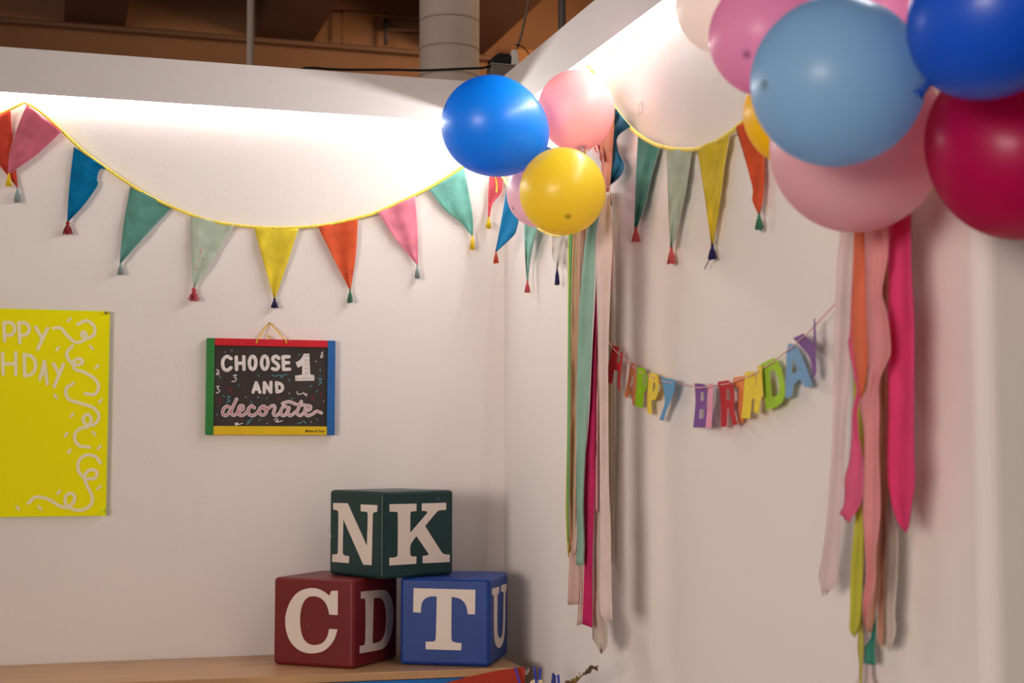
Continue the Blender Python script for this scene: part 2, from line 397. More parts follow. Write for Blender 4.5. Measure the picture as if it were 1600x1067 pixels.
# white plug with its cord going up to the ceiling
A = L(806, 85, -.06); pg = empty('white_plug', (A.x, .08, zt + .005), 'white plug on the power strip with a cord rising to the ceiling', 'plug')
bm = bmesh.new(); hw = .016; zz0 = zt + .0045; zz1 = L(806, 76, -.06).z
v0 = [bm.verts.new((A.x + x * hw, .08 + y * hw, zz0)) for x, y in ((-1, -1), (1, -1), (1, 1), (-1, 1))]; v1 = [bm.verts.new((A.x + x * hw * .62, .08 + y * hw * .7, zz1)) for x, y in ((-1, -1), (1, -1), (1, 1), (-1, 1))]
bm.faces.new(v1); bm.faces.new(v0[::-1])
for i in range(4): bm.faces.new((v0[i], v0[(i + 1) % 4], v1[(i + 1) % 4], v1[i]))
bm_obj('plug_body', bm, M_white, pg, bevel=.003)
e1 = L(826, 0, -.12)
tube('cord', smooth_pts([(A.x + .006, .08, zz1 - .01), L(813, 60, -.09), L(819, 35, -.1), e1, e1 + (e1 - L(819, 35, -.1)) * 7.2], 30), .0048, mat('brown_cord', (120, 98, 84), .5), pg)
c = [L(q[0], q[1], -.07) for q in ((804, 70), (811, 70.5), (820, 76), (827, 86), (830, 96))]
tube('thin_lead', smooth_pts(c, 16), .002, M_black, pg)

# ------------------------------------------------------------------ acrylic sign on the left wall
M_acr = mat('lime_acrylic', (248, 242, 0), .25, 'acrylic'); M_edge = mat('bright_edge', (236, 255, 40), .3)
so = .016
TR = L(170, 487, so); BR = L(166, 805, so); x1 = (TR.x + BR.x) / 2; x0 = x1 - (TR.z - BR.z) * 1.0
sg = empty('acrylic_sign', ((x0 + x1) / 2, -so, BR.z), 'lime yellow acrylic birthday sign with white painted streamers on the left wall', 'sign')
box('panel', (x0, -so, BR.z), (x1, -so + .004, TR.z), M_acr, sg, bevel=.001)
bm = bmesh.new()
add_box(bm, (x1 - .0005, -so - .0003, BR.z), (x1 + .0015, -so + .0043, TR.z)); add_box(bm, (x0, -so - .0003, TR.z - .0005), (x1, -so + .0043, TR.z + .0015)); add_box(bm, (x0, -so - .0003, BR.z - .0015), (x1, -so + .0043, BR.z + .0005))
bm_obj('polished_edge', bm, M_edge, sg)
def P(x, y): return (x / 3.05, 470 + y / 3.05)
def placeL(x, y, h): return L(x, y, so + h)
M_pw = mat('cream_paint', (244, 236, 196), .6)
txt = [[(18, 105), (22, 190)], [(18, 105), (55, 105), (70, 132), (55, 160), (20, 165)], [(90, 105), (95, 200)], [(90, 105), (125, 107), (140, 135), (125, 160), (95, 166)],
       [(170, 125), (200, 178)], [(228, 130), (180, 230)], [(12, 250), (15, 350)], [(75, 247), (75, 350)], [(12, 300), (75, 300)], [(115, 255), (118, 355)], [(115, 255), (155, 268), (170, 305), (155, 345), (118, 358)],
       [(190, 375), (212, 288)], [(212, 288), (225, 395)], [(196, 346), (220, 350)], [(255, 300), (280, 347)], [(303, 302), (258, 408)],
       [(-70, 190), (-45, 105)], [(-45, 105), (-20, 190)], [(-62, 160), (-28, 160)], [(-150, 110), (-148, 200)], [(-95, 105), (-95, 195)], [(-150, 152), (-95, 150)],
       [(-40, 255), (-40, 352)], [(-70, 255), (-10, 252)], [(-130, 260), (-128, 358)], [(-130, 260), (-95, 262), (-82, 285), (-95, 305), (-128, 308)], [(-115, 308), (-80, 356)],
       [(-165, 262), (-163, 362)], [(-255, 275), (-250, 375)], [(-255, 275), (-215, 275), (-208, 300), (-250, 320), (-205, 335), (-212, 365), (-250, 375)]]
bm = bmesh.new(); strokes(bm, [[P(*p) for p in l] for l in txt], 5.4, placeL, .0005, .0012)
tag(bm_obj('painted_words', bm, M_pw, sg), 'white painted words happy birthday')
sq = [[(255, 130), (290, 130), (320, 165), (360, 197), (395, 190), (412, 168), (400, 148), (388, 160), (410, 180), (448, 160), (448, 120), (412, 95), (370, 112)],
      [(345, 215), (318, 250), (335, 290), (370, 305), (395, 290), (375, 275), (350, 292), (357, 325), (400, 340), (450, 370), (470, 410), (450, 445), (405, 442)],
      [(350, 392), (315, 420), (327, 467), (390, 490), (445, 510), (472, 550), (450, 588), (412, 590), (395, 562), (415, 540), (435, 562), (420, 598), (375, 612), (355, 650), (375, 688), (425, 697)],
      [(478, 772), (455, 742), (410, 735), (375, 765), (375, 810), (405, 843), (450, 845), (462, 815), (430, 805), (402, 835), (415, 880), (440, 935), (430, 975), (385, 998), (335, 988), (310, 958), (320, 922), (348, 920), (355, 950), (322, 983), (280, 975), (230, 945), (170, 935), (135, 965)]]
bm = bmesh.new(); strokes(bm, [[P(*p) for p in l] for l in sq], 5.2, placeL, .0005, .0012)
dd = [(330, 90, 1), (275, 228, 1), (435, 222, -.5), (462, 313, 1), (478, 478, 1), (265, 455, -.5), (343, 545, .7), (315, 637, .8), (448, 632, -.4), (473, 698, 2), (330, 717, 1.5), (472, 890, 1), (280, 912, 2), (85, 987, -.7), (190, 987, -.8)]
strokes(bm, [[P(x - 6, y + 7 * (1 if s > 0 else -1)), P(x + 6, y - 7 * (1 if s > 0 else -1))] for x, y, s in dd], 4, placeL, .0005, .0012)
tag(bm_obj('painted_squiggles', bm, M_pw, sg), 'white painted curly streamers and dots')
M_pin = mat('steel_pin', (150, 140, 90), .3, metal=.6)
def pin(px, py, plane, off, label, m=M_pin, r=.005):
    p = plane(px, py, off); n = Vector((0, -1, 0)) if plane is L else Vector((-1, 0, 0))
    t = empty('push_pin', p, label, 'pin', None)
    bm = bmesh.new(); rot = n.to_track_quat('Z', 'Y').to_matrix().to_4x4()
    for d, r1, r2, h in ((.004, r, r * .8, .003), (.009, r * .5, r * .5, .008), (.0145, r * .9, r * .8, .004)):
        bmesh.ops.create_cone(bm, cap_ends=True, segments=14, radius1=r1, radius2=r2, depth=h, matrix=Matrix.Translation(p + n * (d - .0025)) @ rot)
    bm_obj('head', bm, m, t, smooth=False)
    q = p + n * .002; e = plane(px, py, .0); tube('needle', [q, e.lerp(q, .0) if (q - e).length > 1e-4 else q - n * .004], .0008, M_pin, t, 6)
pin(165.5, 489, L, so, 'steel pin at the top right corner of the lime sign')
pin(160, 798, L, so, 'yellow stud at the bottom right corner of the lime sign', mat('lime_stud', (225, 245, 20), .3), .007)

# ------------------------------------------------------------------ hanging chalkboard
co = .024
def K(x, y): return (310 + x / 5.333, 495 + y / 5.333)
def placeC(x, y, h): return L(*K(x, y), co - .006 + h)
xl = L(*K(64, 600), co).x; xr = L(*K(1140, 600), co).x; zt_ = L(*K(600, 186), co).z; zb_ = L(*K(600, 985), co).z
wl = L(*K(131, 600), co).x; wr_ = L(*K(1075, 600), co).x; ht = L(*K(600, 247), co).z; hb = L(*K(600, 911), co).z
cb = empty('chalkboard', ((xl + xr) / 2, -co / 2, zb_), 'small chalkboard in a four-coloured wooden frame hanging on the left wall', 'chalkboard')
M_gr = mat('green_rail', (40, 128, 52), .45, 'paint'); M_rd = mat('red_rail', (205, 22, 40), .45, 'paint'); M_bl = mat('blue_rail', (22, 98, 170), .45, 'paint'); M_ye = mat('yellow_rail', (228, 190, 12), .45, 'paint')
for lo, hi, m, nm in (((xl, zb_), (wl, zt_), M_gr, 'green left rail'), ((wr_, zb_), (xr, zt_), M_bl, 'blue right rail'), ((wl, ht), (wr_, zt_), M_rd, 'red top rail'), ((wl, zb_), (wr_, hb), M_ye, 'yellow bottom rail')):
    tag(box('frame_rail', (lo[0], -co, lo[1]), (hi[0], -.004, hi[1]), m, cb, bevel=.0025), nm)
box('slate', (wl - .003, -co + .006, hb - .003), (wr_ + .003, -.006, ht + .003), mat('slate', (52, 44, 42), .75, 'slate'), cb)
M_ch = mat('white_chalk', (235, 226, 224), .9, 'chalk'); M_pk = mat('pink_chalk', (196, 96, 118), .9, 'chalk'); M_tl = mat('teal_chalk', (86, 150, 170), .9, 'chalk'); M_rc = mat('red_chalk', (130, 42, 56), .9, 'chalk')
def ell(cx, cy, rx, ry): return [(cx + rx * math.cos(a), cy + ry * math.sin(a)) for a in [2 * math.pi * k / 14 for k in range(15)]]
wd = [[(272, 348), (242, 330), (212, 348), (202, 385), (210, 428), (240, 445), (272, 424)], [(315, 335), (318, 438)], [(378, 332), (380, 437)], [(318, 386), (380, 386)], ell(452, 383, 27, 54), ell(553, 382, 27, 54),
      [(670, 345), (648, 328), (622, 342), (627, 370), (655, 390), (668, 415), (650, 438), (618, 432)], [(705, 332), (710, 438)], [(705, 332), (755, 332)], [(708, 384), (752, 382)], [(710, 438), (760, 436)]]
bm = bmesh.new(); strokes(bm, wd, 29, placeC, .0002, .0008); tag(bm_obj('chalk_word', bm, M_ch, cb), 'white word choose')
bm = bmesh.new(); wd = [[(455, 628), (482, 548)], [(482, 548), (512, 628)], [(467, 602), (500, 602)], [(548, 630), (550, 548)], [(550, 548), (603, 628)], [(603, 628), (605, 545)], [(650, 548), (655, 626)], [(650, 548), (688, 562), (702, 590), (688, 616), (655, 626)]]
strokes(bm, wd, 27, placeC, .0002, .0008)
tag(bm_obj('chalk_word', bm, M_ch, cb), 'white word and')
me = outline_mesh('chalk_numeral', [[(880, 306), (924, 306), (932, 480), (962, 484), (968, 500), (964, 532), (808, 534), (806, 490), (864, 482), (866, 408), (828, 424), (810, 380), (850, 360)]], .0008, lambda x, y, h: placeC(x, y, .0002 + h))
tag(link('chalk_numeral', me, M_ch, cb), 'white numeral one')
dots = [(890 + 18 * i, 322 + 36 * j) for i in range(2) for j in range(5)] + [(825 + 24 * i, 510) for i in range(6)]
bm = bmesh.new(); strokes(bm, [[(x, y), (x + 3, y + 3)] for x, y in dots], 6, placeC, .0011, .0013); bm_obj('numeral_dots', bm, mat('grey_chalk', (120, 110, 110), .9), cb)
dec = [[(268, 758), (235, 745), (206, 775), (205, 812), (235, 820), (268, 780)], [(318, 685), (285, 755), (272, 800), (298, 820), (332, 790)], [(332, 790), (372, 770), (370, 742), (345, 745), (332, 785), (345, 818), (382, 815), (415, 782)],
       [(466, 757), (440, 742), (416, 775), (426, 815), (462, 820), (505, 785)], [(535, 745), (508, 772), (515, 812), (548, 815), (570, 778), (552, 748), (535, 752), (560, 770), (600, 750)],
       [(600, 750), (622, 738), (638, 755), (625, 808), (650, 823), (685, 792)], [(745, 757), (712, 746), (686, 785), (696, 820), (725, 815), (755, 760)], [(755, 755), (746, 808), (770, 822), (812, 790)],
       [(858, 705), (835, 760), (822, 803), (850, 822), (888, 790)], [(700, 722), (755, 707), (820, 730), (888, 735)], [(888, 788), (932, 768), (930, 742), (902, 745), (886, 785), (905, 823), (950, 810), (985, 787), (1024, 800)]]
bm = bmesh.new(); strokes(bm, dec, 27, placeC, .0002, .0007); tag(bm_obj('chalk_script', bm, M_ch, cb), 'white script word decorate')
bm = bmesh.new(); strokes(bm, dec, 13, placeC, .0011, .0014); tag(bm_obj('script_filling', bm, mat('pale_pink_chalk', (214, 168, 176), .9, 'chalk'), cb), 'pink filling of the script word')
bm = bmesh.new(); strokes(bm, dec[:5], 4, placeC, .0018, .002); bm_obj('script_accent', bm, M_pk, cb)
wh = [[(150, 440), (172, 450), (158, 465), (150, 480), (172, 478), (165, 458)], [(290, 488), (318, 485), (300, 505), (318, 515), (300, 540), (285, 535)], [(148, 580), (172, 578), (158, 598), (178, 612), (160, 635), (148, 628)],
      [(820, 622), (830, 645), (860, 640), (880, 632), (885, 652), (900, 640), (903, 662)], [(1040, 292), (1025, 305), (1038, 318), (1020, 325), (1022, 340), (1038, 335)], [(630, 858), (655, 850), (662, 868), (640, 870), (665, 875), (700, 865)],
      [(305, 885), (330, 885), (318, 905), (308, 892), (340, 895), (368, 885)], [(278, 280), (280, 282)], [(977, 370), (979, 372)], [(392, 666), (394, 668)], [(497, 668), (499, 670)], [(756, 637), (758, 639)], [(1044, 702), (1046, 704)], [(573, 888), (575, 890)], [(938, 875), (940, 877)], [(278, 537), (280, 539)]]
for q in wh:
    bm = bmesh.new(); strokes(bm, [q], 7, placeC, .0002, .0006); bm_obj('chalk_confetti', bm, M_ch, cb)['label'] = 'white chalk confetti'
te = [[(612, 485), (640, 495), (680, 485), (700, 500), (685, 505), (710, 485), (738, 482)], [(1000, 515), (1030, 515), (1005, 535), (1028, 545), (1000, 565)], [(240, 665), (262, 665), (245, 690), (262, 700), (235, 715)], [(450, 845), (430, 865), (410, 870), (425, 880), (400, 895)], [(828, 890), (855, 880), (880, 868), (895, 890)],
      [(495, 482), (507, 495)], [(1013, 435), (1016, 455)], [(435, 705), (450, 718)], [(985, 848), (997, 860)], [(565, 682), (575, 674)], [(770, 680), (788, 680)], [(508, 865), (514, 850)], [(172, 492), (186, 512)], [(332, 580), (338, 565)], [(752, 520), (762, 538)], [(835, 320), (845, 312)], [(925, 585), (945, 572)], [(978, 625), (998, 614)], [(205, 655), (216, 664)], [(148, 808), (156, 818)], [(222, 288), (222, 300)]]
for q in te:
    bm = bmesh.new(); strokes(bm, [q], 7, placeC, .0002, .0006); bm_obj('chalk_confetti', bm, M_tl, cb)['label'] = 'teal chalk confetti'
re_ = [[(238, 590), (262, 585), (250, 605), (280, 605), (265, 628), (285, 640)], [(165, 680), (188, 688), (170, 708), (195, 722)], [(935, 665), (962, 662), (945, 685), (965, 690), (935, 698)], [(1020, 630), (1025, 660)], [(395, 290), (415, 296)], [(375, 520), (380, 535)], [(655, 685), (690, 684)], [(330, 862), (370, 850)], [(840, 852), (865, 845)], [(186, 874), (190, 878)]]
for q in re_:
    bm = bmesh.new(); strokes(bm, [q], 7, placeC, .0002, .0006); bm_obj('chalk_confetti', bm, M_rc, cb)['label'] = 'red chalk confetti'
# maker's script on the yellow rail
cu = bpy.data.curves.new('maker', 'FONT'); cu.body = 'Melissa & Doug'; cu.size = 1; cu.shear = .3; cu.extrude = .01; cu.offset = .012
to = bpy.data.objects.new('maker', cu); col.objects.link(to); me = bpy.data.meshes.new_from_object(to.evaluated_get(bpy.context.evaluated_depsgraph_get())); bpy.data.objects.remove(to)
xs = [v.co.x for v in me.vertices]; x0_, x1_ = min(xs), max(xs)
A = L(*K(888, 960), co + .0004); B = L(*K(1052, 962), co + .0004); sc = (B.x - A.x) / (x1_ - x0_)
for v in me.vertices: v.co = Vector((A.x + (v.co.x - x0_) * sc, A.y - (v.co.z + .01) * .01, A.z + v.co.y * sc * 1.15))
tag(link('maker_script', me, mat('black_ink', (40, 34, 20), .6), cb), 'small black script on the yellow rail')
# yellow hanging cord
M_cord = mat('yellow_cord', (232, 186, 40), .6)
bm = bmesh.new()
q = [L(*K(485, 213), co + .003), L(*K(487, 200), co + .004), L(*K(540, 115), co * .6), L(*K(580, 62), .008), L(*K(592, 58), .007), L(*K(606, 64), .008), L(*K(665, 125), co * .6), L(*K(728, 200), co + .004), L(*K(733, 213), co + .003)]
add_tube(bm, resample(q, 40), .0022, 8)
add_tube(bm, [L(*K(570, 152), .012), L(*K(585, 168), .012), L(*K(602, 184), .012)], .0022, 8)
for x in (485, 733): bmesh.ops.create_uvsphere(bm, u_segments=10, v_segments=8, radius=.0036, matrix=Matrix.Translation(L(*K(x, 212), co + .002)))
bm_obj('hanging_cord', bm, M_cord, cb, smooth=True)
pin(420.5, 505.2, L, .004, 'small pin holding the chalkboard cord', M_pin, .003)

# ------------------------------------------------------------------ storage unit with the letter blocks
M_wood = mat('maple', (192, 150, 106), .35, 'wood')
f1 = Z(0, 1073, ZS); f2 = Z(818, 1042, ZS); dirx = (f2 - f1).normalized(); f0 = f1 - dirx * 1.2
TH_ = .024
un = empty('storage_unit', ((f0.x + f2.x) / 2, -.25, 0), 'low maple storage unit along the left wall under the letter blocks', 'cabinet')
bm = bmesh.new(); base = [f0, f2, Vector((f2.x, -.004, ZS)), Vector((f0.x, -.004, ZS))]
vt = [bm.verts.new(v) for v in base]; vb = [bm.verts.new(v - Vector((0, 0, TH_))) for v in base]
bm.faces.new(vt); bm.faces.new(vb[::-1])
for i in range(4): bm.faces.new((vt[i], vb[i], vb[(i + 1) % 4], vt[(i + 1) % 4]))
bm_obj('top', bm, M_wood, un, bevel=.004)
def vpanel(name, a, b, z0, z1, th, m, parent, **k):
    """upright panel from ground point a to b, thickness th to its back"""
    bm = bmesh.new(); d = (b - a).normalized(); n = Vector((-d.y, d.x, 0)) * th
    q = [a, b, b + n, a + n]; lo = [bm.verts.new((v.x, v.y, z0)) for v in q]; hi = [bm.verts.new((v.x, v.y, z1)) for v in q]
    bm.faces.new(hi); bm.faces.new(lo[::-1])
    for i in range(4): bm.faces.new((lo[i], lo[(i + 1) % 4], hi[(i + 1) % 4], hi[i]))
    return bm_obj(name, bm, m, parent, **k)
zt2 = ZS - TH_ - .0005
ins = Vector((0, .012, 0))
vpanel('side_panel', Vector((f2.x - .006, f2.y, 0)) + ins, Vector((f2.x - .006, -.01, 0)), 0, zt2, .022, M_wood, un)
vpanel('side_panel', Vector((f0.x + .03, f0.y, 0)) + ins, Vector((f0.x + .03, -.01, 0)), 0, zt2, .022, M_wood, un)
box('back_panel', (f0.x + .03, -.016, .03), (f2.x - .03, -.006, zt2), M_wood, un)
box('bottom_shelf', (f0.x + .03, -.44, .06), (f2.x - .03, -.017, .08), M_wood, un)
g = lambda px: f1 + dirx * ((Z(px, 1073 - 31 * px / 818, ZS) - f1).dot(dirx))
a = g(380); b = g(812)
tag(vpanel('front_panel', Vector((a.x, a.y, 0)) + ins * .2, Vector((b.x, b.y, 0)) + ins * .2, .35, zt2 - .001, .01, mat('blue_board', (24, 110, 190), .4), un), 'blue front panel')
# red felt sheet over the right front corner
nrm = Vector((-dirx.y, dirx.x, 0)) * -1
def fp(px, py, o=.0): return plane_hit(px, py, f1 + nrm * (.003 + o), nrm)
V = [fp(820, 1041.5), fp(776, 1048), fp(735, 1056.5), fp(695, 1067), fp(640, 1085), fp(820, 1100)]
bm = bmesh.new(); bm.faces.new([bm.verts.new(v) for v in V]); tag(bm_obj('felt_sheet', bm, mat('red_felt', (178, 48, 26), .9, 'felt'), un, solid=.002), 'red felt sheet over the front right corner')

def block(name, x, y, yaw, s, z0, h, m, label, lets):
    a = Vector((-math.cos(yaw), math.sin(yaw), 0)); b = Vector((math.sin(yaw), math.cos(yaw), 0)); n = Vector((x, y, z0))
    t = empty(name, n + (a + b) * s / 2, label, 'toy block', 'big wooden letter blocks on the storage unit')
    bm = bmesh.new(); q = [n, n + b * s, n + (a + b) * s, n + a * s]
    lo = [bm.verts.new(v) for v in q]; hi = [bm.verts.new(v + UZ * h) for v in q]
    bm.faces.new(hi); bm.faces.new(lo[::-1])
    for i in range(4): bm.faces.new((lo[i], lo[(i + 1) % 4], hi[(i + 1) % 4], hi[i]))
    o = bm_obj('cube_body', bm, m, t, bevel=.012, smooth=True)
    wn = o.modifiers.new('wn', 'WEIGHTED_NORMAL')
    for side, loops, org, scl, nm in lets:
        nn = -b if side == 'a' else -a
        def place(px, py, h_, nn=nn): return plane_hit(org[0] + px / scl, org[1] + py / scl, n, nn) + nn * (h_ + .0002)
        tag(link('letter_decal', outline_mesh('letter_decal', loops, .0008, place), mat('ivory_vinyl', (222, 208, 198), .5), t), 'ivory letter ' + nm)
SB, HB = .2836, .2655
Nl = [[(105, 205), (258, 207), (458, 655), (468, 320), (463, 305), (450, 296), (393, 292), (393, 220), (567, 227), (563, 300), (535, 300), (520, 312), (518, 330), (507, 853), (420, 848), (212, 375), (205, 720), (208, 740), (225, 752), (273, 760), (270, 832), (95, 818), (98, 740), (135, 741), (152, 733), (156, 715), (162, 310), (157, 290), (142, 280), (105, 272)]]
Kl = [[(690, 218), (970, 212), (970, 290), (928, 291), (910, 298), (905, 318), (905, 517), (1070, 325), (1084, 306), (1078, 292), (1060, 288), (1025, 287), (1027, 210), (1280, 203), (1278, 277), (1220, 279), (1195, 286), (1175, 305), (1060, 445), (1225, 708), (1245, 732), (1270, 741), (1318, 742), (1316, 820), (1035, 833), (1035, 755), (1080, 751), (1097, 745), (1098, 735), (970, 550), (903, 635), (905, 740), (910, 755), (928, 762), (970, 762), (968, 838), (688, 856), (688, 775), (745, 773), (768, 764), (776, 745), (778, 318), (774, 302), (760, 297), (690, 295)]]
Cl = [[(663, 222), (605, 222), (585, 268), (540, 230), (480, 202), (420, 195), (350, 207), (280, 245), (225, 320), (190, 410), (178, 500), (190, 600), (225, 690), (285, 755), (360, 792), (440, 798), (530, 780), (600, 720), (640, 650), (660, 575), (583, 572), (570, 640), (530, 700), (465, 722), (400, 715), (350, 670), (325, 600), (315, 500), (322, 400), (345, 330), (380, 285), (425, 270), (480, 275), (530, 305), (565, 355), (585, 440), (662, 445)]]
Dl = [[(872, 230), (1060, 212), (1090, 216), (1115, 228), (1150, 280), (1168, 370), (1170, 480), (1155, 600), (1125, 700), (1080, 752), (1030, 768), (860, 797), (862, 727), (890, 724), (908, 715), (915, 620), (915, 310), (905, 294), (872, 295)], [(988, 290), (1040, 283), (1080, 310), (1103, 380), (1108, 480), (1100, 590), (1075, 660), (1035, 695), (978, 705)]]
Tl = [[(243, 198), (808, 213), (805, 438), (738, 437), (732, 380), (710, 330), (670, 295), (630, 283), (590, 278), (588, 655), (592, 680), (610, 694), (682, 702), (678, 768), (353, 758), (353, 688), (420, 688), (440, 680), (447, 655), (455, 275), (420, 272), (385, 275), (335, 300), (312, 350), (308, 423), (238, 418)]]
Ul = [[(958, 205), (1025, 183), (1022, 245), (1008, 255), (1005, 590), (1015, 640), (1030, 662), (1050, 640), (1060, 580), (1065, 235), (1040, 228), (1045, 172), (1092, 158), (1090, 225), (1080, 235), (1078, 580), (1065, 680), (1040, 740), (1015, 748), (990, 720), (975, 640), (975, 265), (958, 262)]]
block('letter_block', -.5951, -.405, .7046, SB, ZS + .0005, HB, mat('oxblood_paint', (112, 30, 32), .38, 'paint', spec=.3), 'dark red letter block showing C, bottom left of the stack', [('a', Cl, (415, 885), 5.864, 'C'), ('b', Dl, (415, 885), 5.864, 'D')])
block('letter_block', -.1891, -.4791, .4854, SB, ZS + .0005, HB, mat('cobalt_paint', (28, 62, 138), .42, 'paint', spec=.2), 'blue letter block showing T, bottom right of the stack', [('a', Tl, (605, 885), 5.864, 'T'), ('b', Ul, (605, 885), 5.864, 'U')])
block('letter_block', -.5118, -.4172, 1.1392, .2811, ZS + HB + .001, HB, mat('bottle_green_paint', (18, 52, 54), .38, 'paint', spec=.3), 'dark green letter block showing N and K on top of the two others', [('a', Nl, (505, 755), 6.668, 'N'), ('b', Kl, (505, 755), 6.668, 'K')])

# ------------------------------------------------------------------ buntings
def tassel(top, length, width, c, parent, seed=0, flat=(1, 1)):
    rnd = random.Random(seed); bm = bmesh.new(); top = Vector(top)
    bmesh.ops.create_uvsphere(bm, u_segments=8, v_segments=6, radius=width * .2, matrix=Matrix.Translation(top - UZ * width * .2))
    add_tube(bm, [top - UZ * length * .22, top - UZ * length * .27], width * .23, 8)
    n = 22
    for k in range(n):
        a = 2 * math.pi * k / n + rnd.random() * .3; rr = (.35 + .65 * (k % 3) / 2) * width / 2
        e = Vector((math.cos(a) * rr * flat[0], math.sin(a) * rr * flat[1], -length * (.92 + .12 * rnd.random())))
        s = top - UZ * width * .25
        add_tube(bm, [s, s + Vector((e.x * .62, e.y * .62, -length * .4)), top + e], .0017, 4)
    return bm_obj('tassel', bm, mat('yarn', c, .9, 'felt'), parent, smooth=True)
YEL = (238, 205, 40)
def tape(pts, place, off, parent, r=.0052):
    P3 = [place(p[0], p[1], p[2] if len(p) > 2 else off) for p in pts]
    return tube('tape', smooth_pts(P3, 12 * len(pts)), r, mat('yellow_tape', (246, 220, 84), .8, 'felt'), parent, 8)
def flag(parent, left, right, place, off, c, tc, tl, tw, label, seed, prn=False, fold=.004, wr=.006, tip_off=None):
    c = tuple(round(255 * (v / 255) ** .86) for v in c); m = mat('cotton_printed' if prn else 'cotton', c, .85, 'cloth', spec=.15, **({'print': 1} if prn else {}))
    o = strip('flag', left, right, place, off, m, parent, rows=26, cols=12, fold=fold, wr=wr, wf=20, seed=seed, solid=.001)
    o['label'] = label
    tx = (left[-1][0] + right[-1][0]) / 2; ty = max(left[-1][1], right[-1][1])
    oo = off(tx, ty) if callable(off) else off
    tip = place(tx, ty, oo); e = place(tx, ty + tl, oo); wv = (tip - CAM).dot(FW) / F
    k = min(1, .75 * oo / (tw * wv / 2)); tassel(tip + UZ * .002, tip.z - e.z, tw * wv, tc, o, seed, (1, k) if place is L else (k, 1)); return o
B1 = empty('fabric_bunting', L(40, 160), 'fabric bunting with a long sag of tasselled flags across the left wall', 'bunting')
tape([(-140, 262), (-90, 226), (-40, 196), (0, 178), (36, 161)], L, .014, B1)
tape([(38, 160), (60, 172), (97, 205), (130, 236), (175, 269), (222, 300), (270, 324), (318, 342), (366, 351.5), (430, 356), (500, 352.5), (560, 340), (590, 331), (650, 304), (685, 285), (722, 261), (745, 246), (775, 224)], L, .014, B1)
NAV, CRM, DRD, GRN, LTL, YTS, COR = (28, 26, 92), (196, 66, 84), (158, 36, 34), (64, 128, 100), (150, 172, 168), (240, 205, 20), (214, 92, 92)
ORG, PNK, BLU, TEA, MNT, YLW = (224, 86, 48), (226, 116, 142), (0, 108, 166), (92, 154, 142), (190, 208, 186), (238, 212, 54)
flag(B1, [(-52, 203), (-10, 248), (27, 293)], [(17, 172), (22, 228), (28, 293)], L, .016, (206, 62, 44), LTL, 24, 10, 'orange red flag at the left edge', 1)
flag(B1, [(41, 163), (23, 210), (14, 245), (13, 270)], [(97, 206), (60, 240), (32, 260), (15, 271)], L, .028, (206, 100, 122), YTS, 21, 9, 'rose pink flag', 2)
flag(B1, [(115, 229), (108, 290), (105, 345)], [(176, 270), (158, 264), (152, 280), (153, 290), (130, 322), (107, 346)], L, .018, BLU, DRD, 21, 15, 'blue flag with one corner curled', 3, wr=.004)
flag(B1, [(203, 291), (193, 350), (187, 410)], [(270, 324), (228, 368), (190, 410)], L, .016, TEA, LTL, 20, 9, 'sea green flag', 4)
flag(B1, [(297, 337), (299, 395), (302, 450)], [(366, 352), (335, 402), (304, 450)], L, .018, MNT, CRM, 21, 18, 'mint flag with a faded floral print', 5, prn=True)
flag(B1, [(396, 355), (412, 412), (428, 466)], [(467, 357), (449, 412), (430, 466)], L, .018, YLW, NAV, 16, 11, 'yellow flag', 6)
flag(B1, [(496, 354), (520, 402), (546, 452)], [(560, 343), (556, 400), (548, 452)], L, .018, ORG, GRN, 22, 9, 'orange flag', 7)
flag(B1, [(590, 332), (618, 374), (651, 413)], [(649, 306), (653, 362), (653, 414)], L, .02, (236, 132, 156), LTL, 22, 8, 'pink flag', 8)
flag(B1, [(670, 297), (695, 328), (720, 348), (737, 368)], [(726, 262), (733, 300), (739, 340), (739, 368)], L, .02, (104, 174, 160), YTS, 23, 8, 'sea green flag nearest the corner', 9)
pin(38, 160, L, .008, 'pin at the left peak of the bunting tape', mat('clear_pin', (235, 225, 215), .2), .005)

B2 = empty('fabric_bunting', R(925, 106), 'fabric bunting behind the balloons running from the corner along the right wall', 'bunting')
tape([(773, 268, .05), (776, 288, .05), (776, 301, .05)], L, .05, B2, .003)
tape([(764, 262, .04), (776, 268, .06), (787, 278, .16), (795, 292, .27)], L, .04, B2)
tape([(795, 292, .05), (806, 316, .03), (819, 340, .03), (840, 356, .03), (862, 366, .03), (882, 366, .03), (896, 345, .03), (908, 290, .03), (918, 180, .03), (925, 106, .025)], R, .03, B2)
tape([(925, 105), (934, 120), (948, 147), (962, 170), (982, 196), (1000, 212), (1022, 225), (1045, 231.5), (1068, 234), (1090, 232.5), (1115, 223), (1140, 208), (1158, 193), (1175, 175), (1195, 148), (1212, 120)], R, .02, B2)
flag(B2, [(765, 270), (763, 300), (762, 338)], [(787, 272), (784, 300), (770, 318), (765, 339)], L, lambda x, y: .03 + .05 * max(0, (x - 765) / 20) * max(0, (338 - y) / 70), (236, 96, 112), YTS, 19, 9, 'coral pink folded flag in the corner', 11, fold=.002, wr=.002)
flag(B2, [(792, 291), (783, 345), (774, 393)], [(812, 338), (808, 356), (802, 369), (776, 393)], L, lambda x, y: .2 + .1 * (x - 774) / 38, (26, 124, 186), (206, 74, 34), 19, 8, 'blue flag turned out from the corner', 12, fold=.004, wr=.003)
flag(B2, [(819, 341), (820, 390), (823, 438)], [(840, 355), (831, 392), (828, 412), (825, 439)], R, .03, (132, 190, 176), COR, 19, 9, 'pale green narrow flag beside the corner', 13)
flag(B2, [(862, 367), (863, 400), (869, 418)], [(881, 367), (876, 400), (872, 418)], R, .03, (226, 222, 212), NAV, 28, 7, 'off-white flag under the yellow balloon', 14)
